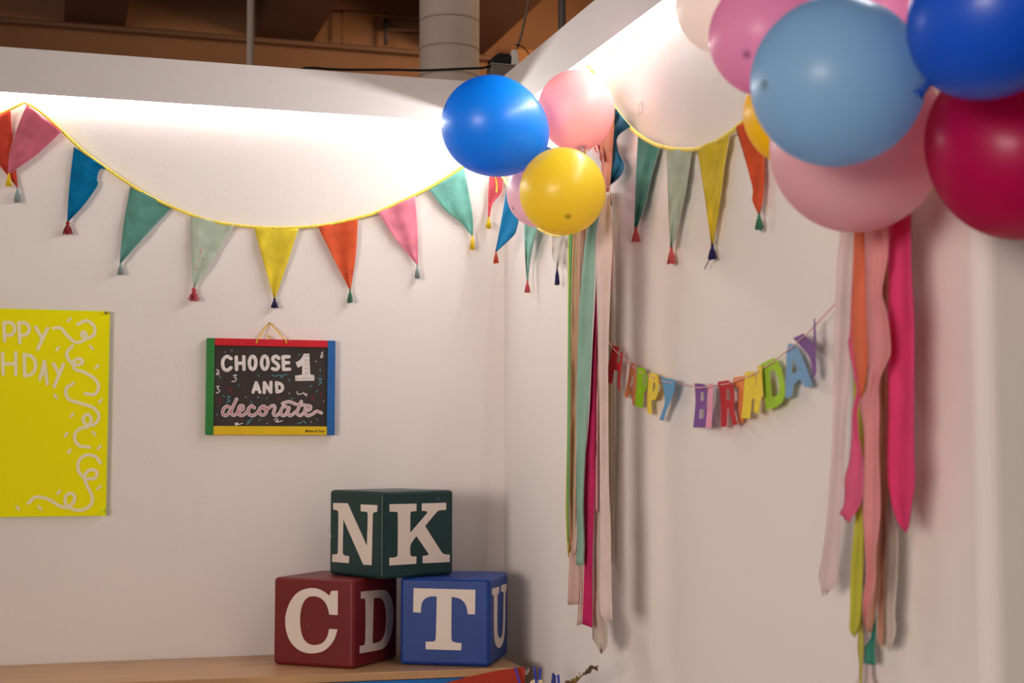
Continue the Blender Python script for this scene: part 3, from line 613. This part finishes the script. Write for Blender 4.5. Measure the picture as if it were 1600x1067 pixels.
flag(B2, [(959, 166), (955, 230), (949, 291)], [(985, 198), (965, 214), (966, 236), (976, 258), (968, 277), (951, 291)], R, .035, (42, 118, 158), DRD, 31, 11, 'blue curling flag beside the pink balloon', 15, fold=.006)
flag(B2, [(997, 211), (993, 290), (991, 354)], [(1031, 231), (1018, 276), (1008, 320), (996, 355)], R, .02, (78, 138, 128), COR, 24, 14, 'sea green flag on the right wall', 16)
flag(B2, [(1041, 233), (1044, 310), (1047, 386)], [(1081, 234), (1073, 290), (1062, 345), (1051, 386)], R, .02, (180, 196, 178), COR, 27, 14, 'mint flag on the right wall', 17, wr=.008)
flag(B2, [(1089, 232), (1100, 300), (1111, 381)], [(1141, 208), (1132, 262), (1126, 310), (1115, 381)], R, .02, (228, 200, 52), NAV, 26, 14, 'yellow flag on the right wall', 18, wr=.008)
flag(B2, [(1149, 198), (1166, 255), (1176, 296), (1175, 312), (1184, 333)], [(1186, 180), (1192, 222), (1195, 262), (1193, 305), (1188, 333)], R, .022, (218, 80, 44), GRN, 28, 13, 'orange flag half hidden by the light blue balloon', 19, wr=.008)
tube('loose_thread', smooth_pts([R(1112, 398, .02), R(1107, 408, .02), R(1101, 420, .02)], 8), .0012, mat('black_thread', (30, 30, 40), .8), B2, 6)
pin(925, 104, R, .02, 'pin at the peak of the tape on the right wall', mat('orange_pin', (220, 150, 60), .4), .007)
hk = empty('adhesive_hook', R(1001, 166), 'small clear adhesive hook on the upper right wall', 'hook')
M_clear = mat('clear_plastic', (228, 215, 208), .15)
bm = bmesh.new(); a = R(998, 176); b = R(1004, 160)
add_box(bm, (-.0025, min(a.y, b.y), a.z - .006), (-.0005, max(a.y, b.y), b.z + .004)); bm_obj('back_plate', bm, M_clear, hk, bevel=.001)
tube('hook_arm', smooth_pts([R(1000, 160, .003), R(1001, 168, .005), R(1002, 174, .008), R(1003, 177, .011), R(1003, 172, .013)], 14), .0012, M_clear, hk)

# ------------------------------------------------------------------ birthday letter garland on the right wall
G = empty('letter_garland', R(948, 532), 'felt happy birthday letter garland strung across the right wall', 'garland')
GA, GB = ((940, 510), 5.928), ((1110, 480), 5.335)
RED, ORA, GRE, YE2, BL2, PUR, PI2, LIM, SKY = (188, 20, 34), (246, 142, 74), (128, 180, 22), (240, 212, 26), (84, 158, 208), (122, 70, 150), (240, 150, 182), (162, 208, 44), (120, 166, 208)
lets = [('H', GA, RED, [[(97, 175), (163, 190), (155, 245), (138, 330), (168, 340), (178, 242), (195, 235), (190, 300), (178, 420), (168, 520), (172, 590), (160, 602), (148, 560), (150, 480), (160, 415), (118, 403), (95, 533), (52, 518), (55, 415), (75, 300)]], .03, -.02),
        ('A', GA, ORA, [[(265, 335), (300, 338), (318, 375), (322, 480), (310, 735), (286, 720), (288, 655), (258, 620), (240, 668), (208, 642), (235, 540), (255, 430)], [(285, 460), (293, 475), (288, 556), (265, 556)]], .022, .01),
        ('P', GA, GRE, [[(330, 378), (395, 382), (415, 435), (428, 460), (420, 560), (388, 625), (385, 754), (308, 738), (322, 560)], [(390, 440), (404, 450), (404, 540), (388, 565)]], .03, -.02),
        ('P', GA, YE2, [[(440, 430), (510, 438), (528, 470), (530, 560), (518, 640), (495, 680), (462, 682), (465, 812), (425, 808), (418, 690), (425, 560)], [(480, 515), (495, 525), (490, 590), (472, 605)]], .022, .012),
        ('Y', GA, BL2, [[(545, 460), (615, 490), (632, 482), (685, 500), (680, 560), (655, 660), (600, 780), (575, 873), (535, 868), (560, 790), (592, 700), (570, 560)]], .028, .01),
        ('B', GA, PUR, [[(860, 527), (945, 530), (975, 560), (980, 640), (970, 720), (977, 800), (965, 935), (848, 937), (862, 800), (872, 680)], [(920, 608), (945, 605), (950, 680), (940, 692), (918, 688)], [(912, 768), (945, 768), (955, 800), (945, 850), (905, 858)]], .025, 0),
        ('I', GA, PI2, [[(985, 540), (1010, 528), (1030, 522), (1030, 700), (1020, 938), (960, 940), (975, 800), (985, 680), (990, 590)]], .034, .02),
        ('R', GB, RED, [[(60, 622), (150, 608), (180, 640), (195, 680), (205, 740), (200, 810), (190, 830), (228, 978), (188, 988), (150, 840), (143, 845), (137, 995), (88, 1000), (90, 830), (80, 720)], [(135, 685), (155, 682), (168, 720), (165, 770), (138, 775)]], .028, 0),
        ('T', GB, ORA, [[(190, 588), (298, 568), (300, 640), (280, 660), (275, 960), (228, 965), (232, 800), (235, 668), (185, 665)]], .012, 0),
        ('H', GB, YE2, [[(290, 540), (380, 535), (375, 660), (385, 600), (398, 480), (428, 490), (440, 740), (422, 755), (402, 892), (358, 868), (368, 760), (350, 765), (332, 928), (257, 925), (275, 760)]], .03, .015),
        ('D', GB, LIM, [[(418, 475), (525, 422), (565, 445), (600, 530), (625, 680), (615, 770), (570, 825), (465, 860), (445, 720), (430, 570)], [(495, 545), (525, 515), (555, 560), (575, 640), (570, 720), (545, 740), (515, 750), (510, 700)]], .024, 0),
        ('A', GB, SKY, [[(650, 305), (685, 298), (725, 330), (770, 430), (820, 560), (850, 640), (835, 665), (788, 668), (745, 603), (705, 628), (690, 665), (683, 740), (628, 762), (625, 700), (630, 560), (632, 380)], [(690, 445), (700, 440), (725, 520), (700, 550), (678, 548)]], .022, 0),
        ('Y', GB, PUR, [[(688, 258), (775, 218), (858, 305), (862, 95), (872, 90), (882, 250), (878, 400), (888, 550), (860, 592), (848, 570), (838, 430), (780, 350)]], .03, .02)]
CN = {RED: 'dark red', ORA: 'orange', GRE: 'green', YE2: 'yellow', BL2: 'blue', PUR: 'purple', PI2: 'pink', LIM: 'lime green', SKY: 'light blue'}
for ch, (org, scl), c, loops, off, tw in lets:
    xs = [p[0] for p in loops[0]]; mx_, wx = (min(xs) + max(xs)) / 2, max(1, max(xs) - min(xs))
    place = lambda x, y, h: R(org[0] + x / scl, org[1] + y / scl, off + tw * (x - mx_) / wx + h)
    o = link('felt_letter', outline_mesh('felt_letter', loops, .0028, place), mat('felt', c, .95, 'felt', spec=.1), G); o['label'] = CN[c] + ' felt letter ' + ch
st = [(936, 515, .012), (949, 531, .02), (960, 546.5, .038), (972, 557, .02), (986, 570, .03), (1000, 581, .036), (1012, 586, .02), (1020, 590, .034), (1030, 593, .02), (1042, 597, .038), (1052, 598, .032), (1070, 601, .02), (1090, 605.5, .034), (1101, 605, .034), (1112, 603, .05), (1122, 602, .024), (1130, 600.5, .036), (1140, 599, .03), (1152, 594, .026), (1164, 590, .026), (1172, 587, .036), (1184, 581, .038), (1196, 572.5, .034), (1208, 566, .03), (1220, 556, .02), (1233, 546, .03), (1241, 540, .03), (1252, 529, .034), (1260, 523, .04), (1270, 512, .036), (1285, 496, .03), (1302, 478, .025), (1320, 458, .006)]
tube('string', smooth_pts([R(*p) for p in st], 160), .0014, mat('red_white_twine', (222, 160, 158), .8, 'felt'), G, 6)

# ------------------------------------------------------------------ balloons
def balloon(px, py, rpx, depth, axis, elong, c, label, group, thin=.35, rough=.4):
    """axis: direction from crown to knot, in camera terms (right, up, away)."""
    ctr = D(px, py, depth); r = rpx * depth / F
    ax = (RT * axis[0] + UP * axis[1] + FW * axis[2]).normalized()
    m = mat('balloon_latex', c, rough, 'balloon', thin=thin)
    t = empty('balloon', ctr, label, 'balloon', group)
    x = ax.orthogonal().normalized(); y = ax.cross(x); seg, n = 48, 40
    V, U, Fc = [], [], []
    tail = 1.0 + .42 * elong
    for i in range(n + 1):
        u = i / n; th = math.pi * u
        h = -math.cos(th); rad = math.sin(th)
        if h > 0: # pear towards the knot
            h2 = h * tail; rad *= 1 - .10 * elong * h * h + .0
            if u > .9: rad = rad * .9 + .1 * rad
        else: h2 = h * (1 + .04 * elong)
        if u < .02: h2 += .01
        for k in range(seg):
            a = 2 * math.pi * k / seg
            V.append(ctr + ax * h2 * r + (x * math.cos(a) + y * math.sin(a)) * max(rad, .012) * r); U.append((k / seg, u))
    for i in range(n):
        for k in range(seg): Fc.append((i * seg + k, i * seg + (k + 1) % seg, (i + 1) * seg + (k + 1) % seg, (i + 1) * seg + k))
    Fc.append(tuple(range(seg))[::-1]); Fc.append(tuple(n * seg + k for k in range(seg)))
    link('latex_body', mesh_from('latex_body', V, Fc, U), m, t, smooth=True)
    bm = bmesh.new(); e = ctr + ax * tail * r
    add_tube(bm, [e - ax * r * .06, e + ax * r * .03, e + ax * r * .08], .07 * r, 12, .035 * r)
    bmesh.ops.create_uvsphere(bm, u_segments=12, v_segments=8, radius=.055 * r, matrix=Matrix.Translation(e + ax * r * .1))
    add_tube(bm, [e + ax * r * .12, e + ax * r * .17, e + ax * r * .2], .04 * r, 12, .09 * r)
    bm_obj('knot', bm, mat('knot_latex', [v * .72 for v in c], .4), t, smooth=True)
    return t
GL, GR = 'balloons clustered in the corner', 'balloons in the big cluster at upper right'
balloon(768, 196, 78, 3.8, (1, -.38, .35), .5, (4, 150, 255), 'royal blue balloon in front of the wall corner', GL, .3)
balloon(900, 170, 60, 3.92, (.1, -.8, -.3), .35, (255, 204, 204), 'small pink balloon lit by the right light strip', GL, .45)
balloon(879, 300, 67.5, 3.68, (-.1, .65, .8), .3, (255, 230, 62), 'yellow balloon hanging below the pink one in the corner', GL, .4)
balloon(846, 302, 54, 4.05, (.7, .4, .3), .4, (250, 214, 226), 'pale lilac pink balloon mostly hidden behind the yellow one', GL, .4)
balloon(1306, 128, 132, 2.16, (1, .12, .45), .2, (172, 220, 255), 'large light blue balloon at the front of the right cluster', GR, .5)
balloon(1556, 18, 128, 1.98, (-.58, -.68, .45), .35, (0, 96, 236), 'dark blue balloon at the top right corner', GR, .25)
balloon(1592, 238, 136, 2.25, (-.62, .8, .2), .35, (222, 6, 112), 'magenta balloon at the right edge below the dark blue one', GR, .6)
balloon(1338, 228, 134, 2.46, (.3, .9, -.2), .25, (255, 208, 218), 'large pink balloon under the light blue one', GR, .45)
balloon(1203, 56, 95, 2.36, (.5, .45, .75), .3, (255, 188, 226), 'orchid pink balloon with a dark crown spot left of the light blue one', GR, .6)
balloon(1392, 22, 74, 2.5, (.3, -.6, .6), .3, (255, 188, 228), 'orchid balloon tucked between the light blue and dark blue ones', GR, .6)
balloon(1138, 4, 82, 2.6, (.8, .6, -.2), .3, (255, 246, 240), 'cream white balloon at the top left of the right cluster', GR, .6)
balloon(1246, 176, 84, 2.68, (.6, .3, .7), .3, (255, 222, 20), 'yellow balloon peeking out left of the light blue one', GR, .5)

# ------------------------------------------------------------------ crepe streamers
CRP = {}
def streamer(left, right, off, c, label, group, seed, up=None, rows=60, fold=.003, wr=.004, ragged=6, cols=9, twist=0):
    if up is not None:
        l0, r0 = left[0], right[0]; dx = (up[1] if len(up) > 1 else 0)
        left = [(l0[0] + dx, up[0]), (l0[0] + dx * .5, (up[0] + l0[1]) / 2)] + left; right = [(r0[0] + dx, up[0]), (r0[0] + dx * .5, (up[0] + r0[1]) / 2)] + right
    o = strip('crepe_streamer', left, right, R, off, mat('crepe_paper', tuple(round(255 * (v / 255) ** .72) for v in c), .85, 'crepe', spec=.1), None, rows=rows, cols=cols, fold=fold, wr=wr, wf=16, solid=.0006, seed=seed, ragged=ragged, twist=twist)
    return tag(o, label, 'streamer', group)
SL, SR = 'crepe streamers hanging from the corner balloons', 'crepe streamers hanging from the right balloons'
f3, w3 = .004, .003
streamer([(938, 190), (938, 240), (944, 300)], [(961, 168), (957, 240), (951, 318)], 0.05, (250, 176, 138), 'short peach streamer between the pink balloon and the blue flag', SL, 1, fold=.003, wr=.002)
streamer([(889, 362), (889, 430), (888, 520), (887, 640), (886, 760), (887, 846)], [(895, 362), (893, 430), (891.5, 520), (890.5, 640), (889, 760), (888.5, 846)], .118, (112, 196, 112), 'narrow green streamer at the left of the corner bundle', SL, 2, (300, 8), cols=4, fold=.002, wr=.002)
streamer([(888, 362), (887, 560), (886, 680), (884, 790), (886, 850), (888, 868)], [(893, 362), (890, 560), (888, 680), (886, 790), (888, 850), (889.5, 870)], .108, (226, 220, 60), 'thin lime yellow streamer edging the green one', SL, 3, (300, 8), cols=4, fold=.002, wr=.002)
streamer([(894, 362), (893, 440), (891, 560), (890, 700), (889, 800), (888.5, 862)], [(918, 358), (911, 420), (905, 520), (902, 640), (900, 720), (897, 862)], .1, (232, 190, 152), 'tan peach streamer behind the green one', SL, 4, (290, 6), fold=f3, wr=w3)
streamer([(900, 690), (899, 800), (896, 840), (892, 862)], [(902.5, 690), (902.5, 780), (903, 830), (900, 866)], .11, (238, 208, 196), 'pale pink curled streamer end beside the tan one', SL, 5, (330, 8), cols=5, fold=.004, wr=.004)
streamer([(925, 325), (917, 358), (912, 400), (906, 470), (903, 540), (901, 640), (901, 780), (902, 850), (900, 880)], [(944, 325), (938, 342), (931, 380), (929, 420), (926, 500), (922, 600), (916, 700), (913, 780), (914, 850), (912, 883)], .125, (150, 198, 178), 'wide seafoam green streamer in the corner bundle', SL, 6, fold=f3, wr=.004)
streamer([(930.5, 462), (926, 540), (921, 640), (915, 720), (913, 790), (913, 870), (910, 975)], [(933, 455), (932, 520), (931, 560), (929.5, 680), (928.5, 780), (926, 870), (925.5, 981)], .112, (214, 34, 98), 'hot pink streamer in the corner bundle', SL, 7, (310, 4), ragged=0, fold=f3, wr=w3)
streamer([(931, 448), (930, 560), (929, 700), (929, 800)], [(936, 448), (937, 520), (935, 600), (934, 700), (934, 800)], 0.102, (236, 160, 168), 'narrow rose streamer with a dark print behind the white one', SL, 8, (310, 4), cols=5, fold=.002, wr=.002)
streamer([(929, 680), (928, 760), (926.5, 880), (925.5, 990), (931, 1004), (938, 1017)], [(944, 680), (944, 800), (944, 950), (950, 978), (948, 1012), (940, 1020)], 0.088, (216, 198, 184), 'longest cream streamer with a pointed torn end', SL, 9, (320, 4), fold=f3, wr=w3)
streamer([(942, 300), (937, 335), (931, 375), (931, 410), (933, 480), (935, 560), (937, 680), (937, 800), (936, 950), (942, 966)], [(953, 300), (954, 335), (957, 380), (954.5, 440), (951, 530), (950, 610), (951.5, 760), (954, 820), (955.5, 925), (957, 966)], 0.146, (240, 218, 212), 'pinkish white streamer at the front of the corner bundle', SL, 10, fold=f3, wr=.004, ragged=8)
streamer([(951, 330), (954.5, 380), (954.5, 440), (953, 455)], [(954.5, 330), (958, 380), (957.5, 430), (955, 458)], .118, (230, 146, 146), 'rose streamer edge beside the white streamer', SL, 11, (290, -4), cols=4, fold=.002, wr=.002, rows=24)
streamer([(951, 440), (950, 600), (950, 700), (951, 880)], [(958, 440), (960, 600), (960, 700), (956, 880)], .012, (232, 212, 180), 'cream yellow streamer behind the right edge of the white one', SL, 12, (300, -4), fold=.003, wr=.002)
streamer([(890, 850), (888.5, 900), (887, 945)], [(905, 850), (906, 900), (904, 944)], .09, (222, 182, 170), 'blush streamer ending left of the hot pink one', SL, 13, (320, 8), fold=.003, wr=.002, ragged=1)
streamer([(905, 870), (904, 940), (901, 977)], [(912, 870), (911, 940), (910, 975)], .085, (226, 196, 186), 'pale blush streamer behind the left edge of the hot pink one', SL, 14, (320, 8), fold=.003, wr=.002, ragged=2)
o = strip('printed_ribbon', [(910, 228), (922, 238), (936, 250)], [(930, 216), (940, 226), (944, 254)], R, .05, mat('red_white_print', (214, 70, 60), .6, 'printed'), None, rows=14, cols=8, fold=.012, wr=.01, solid=.0008, seed=3)
tag(o, 'crumpled red and white printed ribbon between the pink and yellow balloons', 'ribbon')

ro = .072
streamer([(1314, 352), (1309, 400), (1305, 470), (1303, 560), (1301, 660), (1297, 740), (1290, 830), (1283, 880), (1279, 900), (1285, 924)], [(1338, 352), (1334, 400), (1330, 500), (1328, 580), (1323, 640), (1318, 740), (1312, 840), (1309, 890), (1308, 912), (1292, 927)], ro, (238, 214, 214), 'pinkish white streamer at the left of the right bundle', SR, 20, (270,), ragged=10, wr=.005)
streamer([(1335, 352), (1333, 430), (1331, 520), (1335, 560), (1340, 590), (1344, 622)], [(1352, 352), (1352, 440), (1356, 500), (1357, 550), (1353, 590), (1347, 622)], ro + .028, (240, 112, 76), 'coral orange streamer twisting in the right bundle', SR, 21, (270,), wr=.005, ragged=1)
streamer([(1336, 365), (1332, 430), (1328, 520), (1325, 535), (1333, 580), (1338, 612), (1332, 640), (1330, 690), (1326, 725), (1320, 745), (1319, 785), (1312, 802)], [(1339, 365), (1336, 430), (1334, 520), (1337, 540), (1342, 580), (1346, 612), (1340, 640), (1342, 680), (1348, 720), (1348, 770), (1341, 795), (1326, 815)], ro + .014, (246, 92, 140), 'bright pink streamer with a flared tail left of the salmon one', SR, 22, (270,), wr=.005, ragged=5)
streamer([(1351, 352), (1352, 430), (1354, 500), (1357, 560), (1355, 595), (1352, 612), (1343, 628), (1345, 648), (1350, 680), (1349, 740), (1348, 800), (1351, 850), (1353, 900), (1348, 940), (1350, 975)], [(1388, 352), (1387, 400), (1380, 440), (1378, 460), (1386, 490), (1391, 530), (1391, 555), (1383, 572), (1373, 600), (1374, 640), (1373, 700), (1375, 760), (1375, 810), (1368, 870), (1368, 910), (1358, 950), (1352, 978)], ro + .044, (238, 152, 156), 'salmon pink streamer twisted halfway in the right bundle', SR, 23, (270,), rows=80, wr=.006, fold=.004)
streamer([(1388, 345), (1388, 450), (1387, 560), (1388, 640), (1386, 720), (1388, 760), (1394, 790), (1402, 815), (1411, 828)], [(1423, 335), (1424, 420), (1428, 500), (1428, 600), (1428, 700), (1430, 745), (1426, 780), (1421, 818), (1416, 832)], ro + .012, (240, 58, 122), 'wide hot pink streamer at the right of the right bundle', SR, 24, (270,), wr=.005)
streamer([(1334, 590), (1333, 700), (1337, 790), (1333, 840), (1329, 900), (1328, 960), (1327, 984), (1332, 992)], [(1356, 590), (1352, 700), (1351, 790), (1350, 850), (1347, 930), (1345, 960), (1342, 982), (1336, 995)], ro - .014, (206, 204, 58), 'lime streamer hanging below the bright pink tail', SR, 25, (270,), ragged=8, wr=.005)
streamer([(1341, 950), (1340, 1010), (1343, 1040), (1343, 1070), (1343, 1095)], [(1347, 950), (1350, 1000), (1348, 1040), (1346, 1070), (1345, 1095)], ro - .028, (206, 196, 70), 'thin lime streamer reaching the bottom edge', SR, 26, (270,), cols=4, fold=.003, wr=.003)
streamer([(1372, 590), (1375, 700), (1373, 800), (1372, 900), (1370, 1000)], [(1389, 570), (1386, 700), (1384, 800), (1382, 900), (1379, 1008)], ro - .014, (230, 172, 144), 'peach streamer behind the salmon one in the right bundle', SR, 27, (270,), wr=.004)
streamer([(1382, 760), (1379, 860), (1376, 960), (1371, 998), (1378, 1014)], [(1394, 780), (1403, 830), (1402, 900), (1398, 960), (1400, 984), (1392, 1015)], ro - .027, (226, 216, 206), 'off-white streamer with a torn end below the hot pink one', SR, 28, (270, 6), ragged=10, wr=.006)
streamer([(1362, 970), (1352, 1003), (1350, 1036)], [(1369, 970), (1367, 1005), (1368, 1040)], ro - .041, (62, 148, 130), 'teal streamer whose end shows near the bottom of the right bundle', SR, 29, (270,), ragged=1, wr=.004)
streamer([(1343, 1025), (1334, 1067), (1331, 1095)], [(1362, 1025), (1366, 1067), (1366, 1095)], ro - .054, (226, 206, 206), 'pale pink streamer running off the bottom edge', SR, 30, (270,), wr=.004)
streamer([(1379, 425), (1379, 470), (1381, 560)], [(1389, 425), (1389, 470), (1388, 570)], ro - .04, (196, 118, 74), 'short ochre streamer showing beside the salmon one', SR, 31, (270,), cols=5, wr=.003)
streamer([(1362, 830), (1365, 900), (1357, 950), (1352, 985)], [(1377, 810), (1373, 890), (1370, 945), (1361, 990)], ro - .001, (222, 158, 128), 'apricot streamer end below the salmon one', SR, 32, (270,), wr=.004)

# ------------------------------------------------------------------ pots with sticks and a dried twig in front of the right wall
M_pot = mat('glazed_pot', (150, 140, 130), .4)
def pot(px, py, off, label, r=.055, h_top=None):
    p = R(px, py, off); zt = h_top; t = empty('floor_vase', (p.x, p.y, 0), label, 'vase')
    bm = bmesh.new(); seg = 24
    prof = [(.0, 0), (r * 1.1, 0), (r * 1.5, zt * .3), (r * 1.3, zt * .65), (r * .9, zt * .92), (r, zt), (r * .85, zt), (r * .75, zt * .9), (r * 1.1, zt * .6), (0, zt * .3)]
    rings = [[bm.verts.new((p.x + a * math.cos(2 * math.pi * k / seg), p.y + a * math.sin(2 * math.pi * k / seg), z)) for k in range(seg)] if a > 0 else [bm.verts.new((p.x, p.y, z))] for a, z in prof]
    for A, B in zip(rings, rings[1:]):
        for k in range(seg):
            q = [A[k % len(A)], A[(k + 1) % len(A)], B[(k + 1) % len(B)], B[k % len(B)]]; q = list(dict.fromkeys(q)); bm.faces.new(q)
    bm_obj('vase_body', bm, M_pot, t, smooth=True); return p
M_stick = [mat('blue_stick', (34, 60, 176), .4), mat('violet_stick', (62, 50, 200), .4), mat('deep_blue_stick', (26, 48, 130), .4)]
def stick(a, b, m, label, pot_p):
    a = Vector(a); b = Vector(b); d = (b - a).normalized()
    e = b + d * ((b.z - .42) / max(.05, -d.z))
    # the lower end leans to the middle of its vase
    e = Vector((pot_p.x + (e.x - pot_p.x) * .1, pot_p.y + (e.y - pot_p.y) * .1, .42))
    tag(tube('blue_stick', [a, b, e], .0036, m, seg=8), label, 'stick', 'blue sticks standing at the bottom of the right wall')
pv1 = pot(838, 1120, .16, 'pale vase holding the left blue sticks', .045, .66)
pv2 = pot(872, 1125, .16, 'pale vase holding the three blue sticks and the twig', .05, .66)
stick(R(834.5, 1041, .16), R(838, 1067, .16), M_stick[0], 'speckled blue stick left of the popcorn', pv1)
stick(R(844, 1044, .15), R(843, 1067, .15), M_stick[0], 'blue stick right behind the popcorn', pv1)
stick(R(864.5, 1052, .17), R(863, 1067, .17), M_stick[2], 'leftmost of the three dark blue sticks', pv2)
stick(R(867, 1055, .15), R(867, 1067, .15), M_stick[2], 'middle one of the three dark blue sticks', pv2)
stick(R(872, 1054, .16), R(873, 1067, .16), M_stick[0], 'rightmost of the three blue sticks', pv2)
p0 = Z(805, 1042, ZS + .03); pa = plane_hit(805, 1042, f1 + nrm * .02, nrm); pb_ = plane_hit(812, 1067, f1 + nrm * .02, nrm)
tag(tube('blue_stick', [pa, pb_, pb_ + (pb_ - pa) * 1.2], .0032, M_stick[1], seg=8), 'violet blue stick leaning on the red felt corner of the unit', 'stick', 'blue sticks standing at the bottom of the right wall')
M_corn = mat('popcorn', (238, 220, 180), .8, 'felt')
for k, (x, y, r) in enumerate(((833, 1066, .009), (838.5, 1067, .008), (844, 1066, .009))):
    bm = bmesh.new(); c = R(x, y, .155)
    for j in range(6): bmesh.ops.create_icosphere(bm, subdivisions=1, radius=r * .62, matrix=Matrix.Translation(c + Vector([random.uniform(-1, 1) * r * .6 for _ in range(3)])))
    tag(bm_obj('popcorn_piece', bm, M_corn, smooth=True), ('leftmost popcorn kernel below the speckled blue stick', 'middle popcorn kernel between the two left blue sticks', 'rightmost popcorn kernel below the second blue stick')[k], 'popcorn', 'popcorn between the blue sticks')
cz = Z(826, 1050, 0.72)
ck = empty('clip', L(826, 1050, -f2.y - .02), 'small pale metal clip beside the corner of the storage unit', 'clip')
bm = bmesh.new(); a = L(825, 1050, -f2.y - .02); add_box(bm, (f2.x + .0005, a.y - .004, a.z - .008), (f2.x + .02, a.y + .004, a.z + .006)); bm_obj('clip_body', bm, mat('pale_metal', (200, 190, 182), .4), ck, bevel=.002)
bm = bmesh.new(); bmesh.ops.create_cone(bm, cap_ends=True, segments=10, radius1=.004, radius2=.004, depth=.012, matrix=Matrix.Translation(a + Vector((0, 0, .006)))); bm_obj('clip_lever', bm, mat('pale_metal', (200, 190, 182), .4), ck)
tw = empty('dried_twig', R(900, 1065, .14), 'dried brown twig with curled leaves below the left streamers', 'twig')
M_twig = mat('twig_bark', (110, 78, 48), .9); M_leaf = mat('dry_leaf', (104, 76, 36), .9, 'felt'); M_leaf2 = mat('dry_olive_leaf', (146, 116, 40), .9, 'felt')
tube('stem', smooth_pts([Vector((pv2.x, pv2.y, .42)), R(884, 1085, .15), R(900, 1066, .14), R(912, 1053, .14), R(922, 1046, .14), R(935, 1040, .14)], 30), .0028, M_twig, tw, 7, .0012)
tube('side_shoot', smooth_pts([R(907, 1058, .14), R(906, 1053, .14), R(905, 1050, .14)], 6), .0012, M_twig, tw, 6)
def leaf(px, py, ln, ang, m, sd):
    ln *= .72; c = R(px, py, .137); rnd = random.Random(sd); n = 7
    d = RT * math.cos(ang) + UZ * math.sin(ang); s = (FW.cross(d)).normalized(); V, Fc = [], []
    for i in range(n + 1):
        t = i / n; wdt = ln * .34 * math.sin(math.pi * min(1, t * .93 + .05)) * (1 + .5 * (rnd.random() - .5))
        for j in (-1, 0, 1): V.append(c + d * (t - .5) * ln + s * j * wdt - FW * (.006 * math.sin(t * 5 + sd) + .008 * abs(j) * rnd.random()))
    for i in range(n):
        for j in (0, 1): a = i * 3 + j; Fc.append((a, a + 1, a + 4, a + 3))
    link('leaf', mesh_from('leaf', V, Fc), m, tw, smooth=False, solid=.0008)
leaf(924, 1043, .028, .1, M_leaf, 1); leaf(931, 1044, .02, -.9, M_leaf, 2); leaf(919, 1049, .026, .6, M_leaf, 3); leaf(913, 1052, .018, .9, M_leaf, 4)
leaf(897, 1063, .03, .4, M_leaf2, 5); leaf(887, 1065, .024, -.2, M_leaf, 6); leaf(902, 1060, .02, 1.2, M_leaf2, 7); leaf(893, 1069, .03, .2, M_leaf2, 8)
